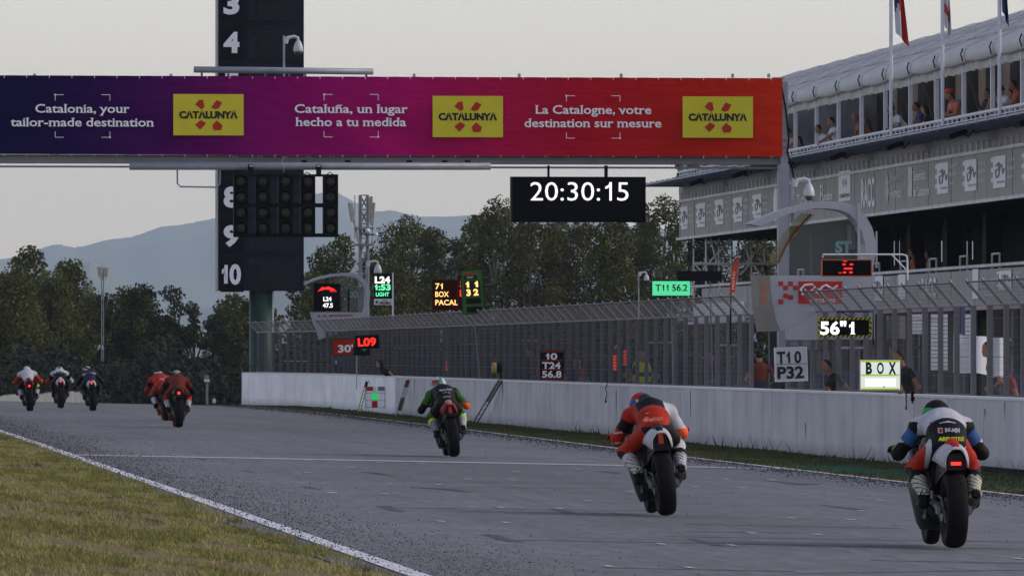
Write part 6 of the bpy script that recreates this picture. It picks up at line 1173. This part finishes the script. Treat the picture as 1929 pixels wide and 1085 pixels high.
    B('fork', ALU, lambda q: [q.tube([(s * .105, 1.10, .88), (s * .105, 1.41, .30)], .026, 8) for s in (-1, 1)], True); B('front_mudguard', fair_c, lambda q: q.loft([[(x * .07, 1.42 + .325 * math.sin(a), .30 + .325 * math.cos(a) - .03 * x * x) for x in (-1, -.5, 0, .5, 1)] + [(x * .065, 1.42 + .317 * math.sin(a), .30 + .317 * math.cos(a) - .03 * x * x) for x in (1, .5, 0, -.5, -1)] for a in (-1.0, -.5, 0, .5)]), True)
    return root
def rider(broot, label, mats, paint, helm_mats, helm_paint, boots, glove_m, tuck=0.0, shift=0.0, knee=0.0, head=(0, 0), elbow=(.36, .36), back=None, h=.016, name_text=None, hump_m=None, arm_z=0.0):
    root = T('person', label, 'person', broot.location, 'riders on the racing motorcycles', rot=broot.rotation_euler)
    s_ = shift; P = []
    pel = Vector((s_ * .6, .24, .885)); lum = Vector((s_ * .8, .40, .965 - tuck * .3)); ch = Vector((s_, .64, 1.035 - tuck)); nk = Vector((s_ + head[0] * .4, .82, 1.07 - tuck)); hc = Vector((s_ + head[0], .93, 1.10 - tuck + head[1]))
    P += [(pel, lum, .112, .138, 1, (1.2, 1, .9)), (lum, ch, .140, .165, 2, (1.15, 1, .85)), (ch, nk, .150, .07, 3), (nk, hc, .07, .07, 3)]
    if hump_m is not None: P.append((ch + Vector((0, -.02, .10)), nk + Vector((0, -.02, .085)), .05, .07, hump_m))
    for k in (1, -1):
        sh = ch + Vector((.195 * k, .07, -.02)); el = Vector((elbow[0 if k > 0 else 1] * k + s_ * .5, .80, .79 + arm_z)); wr = Vector((.345 * k, .93, .835)); a = 4 if k < 0 else 14
        P += [(ch + Vector((.05 * k, .03, .02)), sh, .10, .085, 3), (sh, sh.lerp(el, .55), .078, .062, a), (sh.lerp(el, .55), el, .062, .056, a + 1), (el, el.lerp(wr, .5), .056, .048, a + 2), (el.lerp(wr, .5), wr, .050, .040, a + 3)]
        hp = pel + Vector((.10 * k, .06, -.045)); kn = Vector(((.255 + (knee if k < 0 else 0)) * k + s_ * .4, .64, .665)); an = Vector((.215 * k + s_ * .2, .27, .46)); b = 8 if k < 0 else 18
        P += [(hp, hp.lerp(kn, .5), .092, .082, b), (hp.lerp(kn, .5), kn, .082, .064, b + 1), (kn, kn.lerp(an, .45), .064, .058, b + 2), (kn.lerp(an, .45), an, .056, .045, b + 3)]
        # boot: shaft, heel, sole
        bt = [(kn.lerp(an, .42), an, .072, .052, 0), (an, an + Vector((.0, .01, -.08)), .052, .048, 1), (an + Vector((0, .0, -.09)), an + Vector((.015 * k, .17, -.10)), .042, .033, 1)]
        bm2 = [(kn.lerp(an, .40), kn.lerp(an, .5), .074, .070, 2)]
        o = sdf('boot', bt + bm2, boots[0 if k < 0 else 1], .013, .02, root, paint=lambda c, n: np.where((n == 0) & (np.sin(c[:, 2] * 120 + c[:, 0] * 90 + c[:, 1] * 50) > .72), 3, n))
        put_hand(root, glove_m, 'g' + glove_m.name + str(k), (.345 * k, .93, .845), (.25 * k, 1, -.05), k, 1.15)
    o = sdf('body', P, mats, h, .035, root, paint=paint)
    hp_ = [(hc + Vector((0, -.03, .01)), hc + Vector((0, .03, .0)), .128, .125, 0, (.96, 1, 1.05)), (hc + Vector((0, .06, -.06)), hc + Vector((0, .10, -.07)), .09, .07, 0), (hc + Vector((0, -.10, .03)), hc + Vector((0, -.17, .035)), .06, .02, 0, (1.2, 1, .5))]
    sdf('helmet', hp_, helm_mats, .013, .02, root, paint=lambda c, n: helm_paint((c - np.array(hc)) / .13))
    m = MB(); m.loft([[tuple(hc + Vector((.112 * math.sin(a), .075 + .095 * math.cos(a), z))) for a in np.linspace(-1.2, 1.2, 9)] for z in (-.01, .02, .045)], closed=False); m.build('visor', GLASS, root, local=True)
    return root
def C3(n, c, r=.5): return mat('leather_' + n, c, max(r, .6), var=.14, scale=9, spec=.12, bump=.8)
lK, lW, lR, lO, lG, lB, lN, lY, lD, lGR, lDR = (C3('black', (.008, .008, .010)), C3('white', (.47, .47, .51)), C3('red', (.38, .022, .010)), C3('orange', (.85, .12, .03)), C3('lime', (.32, .60, .04)), C3('blue', (.04, .10, .26)), C3('navy', (.018, .02, .045)), C3('yellow', (.60, .62, .04)), C3('darkred', (.12, .018, .012)), C3('green', (.035, .11, .02)), C3('grey', (.25, .25, .27)))
PAL = [lK, lW, lR, lO, lG, lB, lN, lY, lD, lGR, lDR]; K_, W_, R_, O_, LI, BL, NV, YE, DR, GN, GY = range(11)
def scheme(d, extra=None):
    """d: region -> colour index; regions 1 seat 2 waist 3 shoulders, 4..7 left arm, 8..11 left leg, 14..17 right arm, 18..21 right leg"""
    lut = np.zeros(32, int)
    for k, v in d.items(): lut[k] = v
    def f(c, n):
        o = lut[n]
        return extra(c, n, o) if extra else o
    return f
def backprint(root, s, y, z, w_, cap, m, bold=.03, slant=0, x0=0):
    text(s, m, (x0 - w_ / 2, y, z), Vector((1, 0, 0)), Vector((0, .30, .954)), width=w_, cap=cap, parent=root, local=True, bold=bold, slant=slant, name='back_print')
lDK = C3('boot_mark', (.06, .06, .06)); BW = [[lW, lK, lK, lGR], [lK, lK, lW, lW]]; SHORT = 'rear'
# 1: nearest, right edge
b1 = bike('nearest motorcycle at the right with a white tail and a flat red tail light', 1797, 1034.5, .2, lW, C3('redpaint', (.42, .02, .02), .35), CARB, 'bar', tl_h=.715)
def e1(c, n, o):
    x, z = np.abs(c[:, 0] + .03), c[:, 2]
    o = np.where(((n == 2) | (n == 3)), np.where(z > .95, W_, K_), o); o = np.where((n == 3) & (x > .19) & (z < 1.06), K_, o)
    o = np.where(((n == 5) | (n == 15)) & (z < .885), K_, o); o = np.where(((n == 6) | (n == 16)), np.where(z > .805, LI, K_), o)
    o = np.where(((n == 8) | (n == 18)) & (x > .125), np.where(x < .165, W_, R_), o)
    return np.where(((n == 2) | (n == 3)) & (np.abs(x - .105) < .008) & (z < 1.06), K_, o)
rd = rider(b1, 'nearest rider at the right, white back, blue shoulders, green and black helmet', PAL, scheme({1: K_, 2: K_, 3: W_, 4: BL, 5: W_, 6: LI, 7: R_, 8: K_, 9: R_, 10: K_, 11: K_, 14: BL, 15: W_, 16: LI, 17: R_, 18: K_, 19: R_, 20: NV, 21: K_}, e1),
      [lK, C3('helmet_green', (.03, .32, .10), .3), lW, lR], lambda q: np.where(q[:, 2] > .55, np.where(np.abs(q[:, 0] + .1) < .35, 0, np.where(q[:, 1] < -.2, 0, 1)), np.where(q[:, 2] > .0, 1, np.where(q[:, 1] < -.1, 2, 0))), [[C3('bootpale', (.48, .46, .38)), lK, lK, lDK], [C3('bootpale', (.48, .46, .38)), lK, lK, lDK]], lK, head=(-.015, .005), shift=-.005)
backprint(rd, 'RE-MM', .20, .975, .125, .036, lW, .05, x0=.02); m = MB(); m.box((-.085, .20, .992), (.042, .008, .045)); m.build('back_badge', lW, rd, local=True); m = MB(); m.box((-.082, .194, .992), (.024, .006, .03)); m.build('back_badge', lR, rd, local=True)
backprint(rd, 'ARENSTRE', .10, .905, .22, .032, lY, .05, x0=-.005)
# 2: red rider leaning left
b2 = bike('second nearest motorcycle leaning left with a white arched tail and a red centre stripe', 1257, 973, 6.0, lW, CARB, CARB, 'stripe', tl_h=.78)
def e2(c, n, o):
    xx = c[:, 0]
    o = np.where((n == 2) | (n == 3), np.where(np.abs(xx) < .14, K_, np.where(xx < 0, R_, W_)), o)
    o = np.where(((n == 1) | (n == 2)) & (c[:, 1] < .44) & (c[:, 2] > .905) & (np.abs(xx) < .17), R_, o)
    o = np.where((n == 15) & (c[:, 2] < .84), O_, o); o = np.where((n == 5) & (np.sin(c[:, 2] * 60) > .93), W_, o); return o
rd = rider(b2, 'rider in red and black leathers leaning left, with a white right sleeve', PAL, scheme({1: K_, 2: R_, 3: K_, 4: K_, 5: R_, 6: R_, 7: R_, 8: R_, 9: R_, 10: K_, 11: R_, 14: W_, 15: W_, 16: O_, 17: W_, 18: K_, 19: W_, 20: W_, 21: K_}, e2),
      [lW, lR, lB, lY], lambda q: np.where(q[:, 2] > .6, np.where(q[:, 0] < .1, 1, 2), np.where((q[:, 0] < -.5), 2, 0)), [[C3('bootpale', (.48, .46, .38)), lK, lW, lDK], [lW, lK, lK, lDK]], lR, shift=0.0, head=(-.05, .0), knee=.05, elbow=(.32, .35), hump_m=0)
backprint(rd, '4hsten', .16, .955, .21, .045, C3('print_pale_red', (.60, .20, .16)), .05, slant=.2, x0=-.03); backprint(rd, '== ==', .28, 1.03, .10, .012, lW, .05, x0=-.03)
# 3: green and black rider
b3 = bike('motorcycle mid straight with a dark red and pale tail, leaning left', 856, 861.5, 6.0, C3('tail_darkred', (.22, .02, .02), .4), C3('tail_pink', (.40, .18, .15), .5), CARB, 'stripe', tl_h=.0)
def e3(c, n, o): o = np.where((n == 15) & (c[:, 2] < .845), O_, o); return np.where((n == 3) & (np.abs(c[:, 0]) > .2), GN, o)
rd = rider(b3, 'rider in black with green sleeves and white lettering across the back', PAL, scheme({1: K_, 2: K_, 3: K_, 4: GN, 5: K_, 6: DR, 7: K_, 8: K_, 9: GN, 10: K_, 11: K_, 14: GN, 15: GN, 16: K_, 17: K_, 18: K_, 19: GN, 20: W_, 21: K_}, e3),
      [lW, lR, C3('helmet_teal', (.06, .25, .20), .3), lK], lambda q: np.where((q[:, 2] > .35) & (q[:, 0] < .0), np.where(q[:, 2] > .75, 0, 1), np.where(q[:, 0] > .45, 0, np.where(q[:, 2] < .1, 0, 2))), [[lDR, lK, lY, lDK], [lW, lK, lG, lDK]], lK, shift=-.03, head=(-.03, .06), elbow=(.36, .38))
backprint(rd, 'Kawson Team', .33, 1.075, .20, .030, lW, .06); backprint(rd, 'elf 2', .27, 1.02, .13, .036, lDR, .06); backprint(rd, 'WSW', .17, .955, .14, .035, lDR, .06)
# 4, 5: the pair
b5 = bike('rear motorcycle of the red pair, leaning left behind the other', 315, 793, 7.0, lR, lR, C3('fair_red', (.40, .02, .012), .4), 'stripe', tl_h=0)
rd = rider(b5, 'rider in bright red and black with a white ringed black helmet', PAL, scheme({1: R_, 2: R_, 3: R_, 4: K_, 5: R_, 6: R_, 7: K_, 8: R_, 9: R_, 10: K_, 11: W_, 14: R_, 15: K_, 16: R_, 17: K_, 18: R_, 19: R_, 20: K_, 21: K_}),
      [lK, lW, lR, lK], lambda q: np.where((q[:, 2] > .55) & (q[:, 2] < .85), 1, np.where((np.hypot(q[:, 0] - .1, q[:, 2] - .1) < .5) & (np.hypot(q[:, 0] - .1, q[:, 2] - .1) > .28) & (q[:, 1] < 0), 1, 0)), [[lW, lK, lK, lW], [lK, lK, lK, lK]], lK, shift=-.04, h=.02); backprint(rd, '93', .24, 1.0, .12, .045, lW, .06)
b4 = bike('front motorcycle of the red pair, upright with a small red tail light', 337, 806, .5, CARB, lD, C3('fair_darkred', (.14, .02, .012), .4), 'dot', tl_h=.76)
rd = rider(b4, 'rider in dark red with a silver grey helmet and an orange cuff', PAL, scheme({1: DR, 2: DR, 3: DR, 4: K_, 5: DR, 6: K_, 7: K_, 8: DR, 9: DR, 10: DR, 11: K_, 14: DR, 15: K_, 16: O_, 17: K_, 18: DR, 19: K_, 20: R_, 21: K_}),
      [lDR, lK, lD, lW], lambda q: np.where(q[:, 2] > .7, 0, np.where(np.abs(q[:, 0]) < .3, 0, 1)), [[lW, lK, lR, lK], [lW, lK, lR, lK]], lK, h=.02, head=(0, .02))
# 6, 7, 8: the three at the left
b6 = bike('leftmost motorcycle with a broad dark red tail', 57, 775, 2.5, C3('tail_darkred', (.22, .02, .02), .4), lD, CARB, 'dot', tl_h=.70)
rider(b6, 'leftmost rider, white back with red upper sleeves and lime forearms', PAL, scheme({1: W_, 2: W_, 3: W_, 4: R_, 5: R_, 6: LI, 7: LI, 8: K_, 9: K_, 10: K_, 11: K_, 14: R_, 15: R_, 16: LI, 17: W_, 18: K_, 19: LI, 20: K_, 21: K_}), [lW, lN], lambda q: np.where((q[:, 2] > .3) & (q[:, 2] < .7) & (q[:, 0] < .3), 1, 0), [[lW, lK, lK, lK], [lW, lK, lK, lK]], lG, h=.022, hump_m=1, shift=-.02)
b7 = bike('middle motorcycle of the three at the left, farthest away', 115, 769.5, 1.0, lW, lW, CARB, 'dot', tl_h=.80)
rider(b7, 'middle rider of the three at the left, white back and orange red cuffs', PAL, scheme({1: K_, 2: K_, 3: W_, 4: K_, 5: R_, 6: O_, 7: K_, 8: K_, 9: K_, 10: K_, 11: K_, 14: K_, 15: W_, 16: O_, 17: K_, 18: K_, 19: K_, 20: K_, 21: K_}, lambda c, n, o: np.where((n == 2) & (c[:, 2] > 1.04), W_, o)), [lW, lK], lambda q: np.where(np.abs(q[:, 0]) < .18, 1, 0), [[lK, lK, lK, lK], [lK, lK, lK, lK]], lR, h=.022, hump_m=1)
b8 = bike('rightmost motorcycle of the three at the left, with a round red tail light', 176, 774.5, 4.0, lW, lN, CARB, 'dot', tl_h=.80)
rider(b8, 'rider in dark navy with a black and white striped helmet and green forearms', PAL, scheme({1: NV, 2: NV, 3: NV, 4: K_, 5: K_, 6: LI, 7: K_, 8: K_, 9: K_, 10: K_, 11: K_, 14: K_, 15: K_, 16: LI, 17: K_, 18: K_, 19: K_, 20: K_, 21: K_}, lambda c, n, o: np.where((n == 2) & (np.abs(c[:, 2] - 1.09 + .2 * np.abs(c[:, 0])) < .014), W_, o)), [lW, lK], lambda q: np.where(np.sin(q[:, 2] * 7 + q[:, 0] * 3) > .1, 0, 1), [[lGR, lK, lK, lK], [lK, lK, lK, lK]], lK, h=.022, shift=-.03, head=(-.04, .04))
for a in list(HANDS.values()): COL.objects.unlink(a)
S.cycles.use_denoising = True
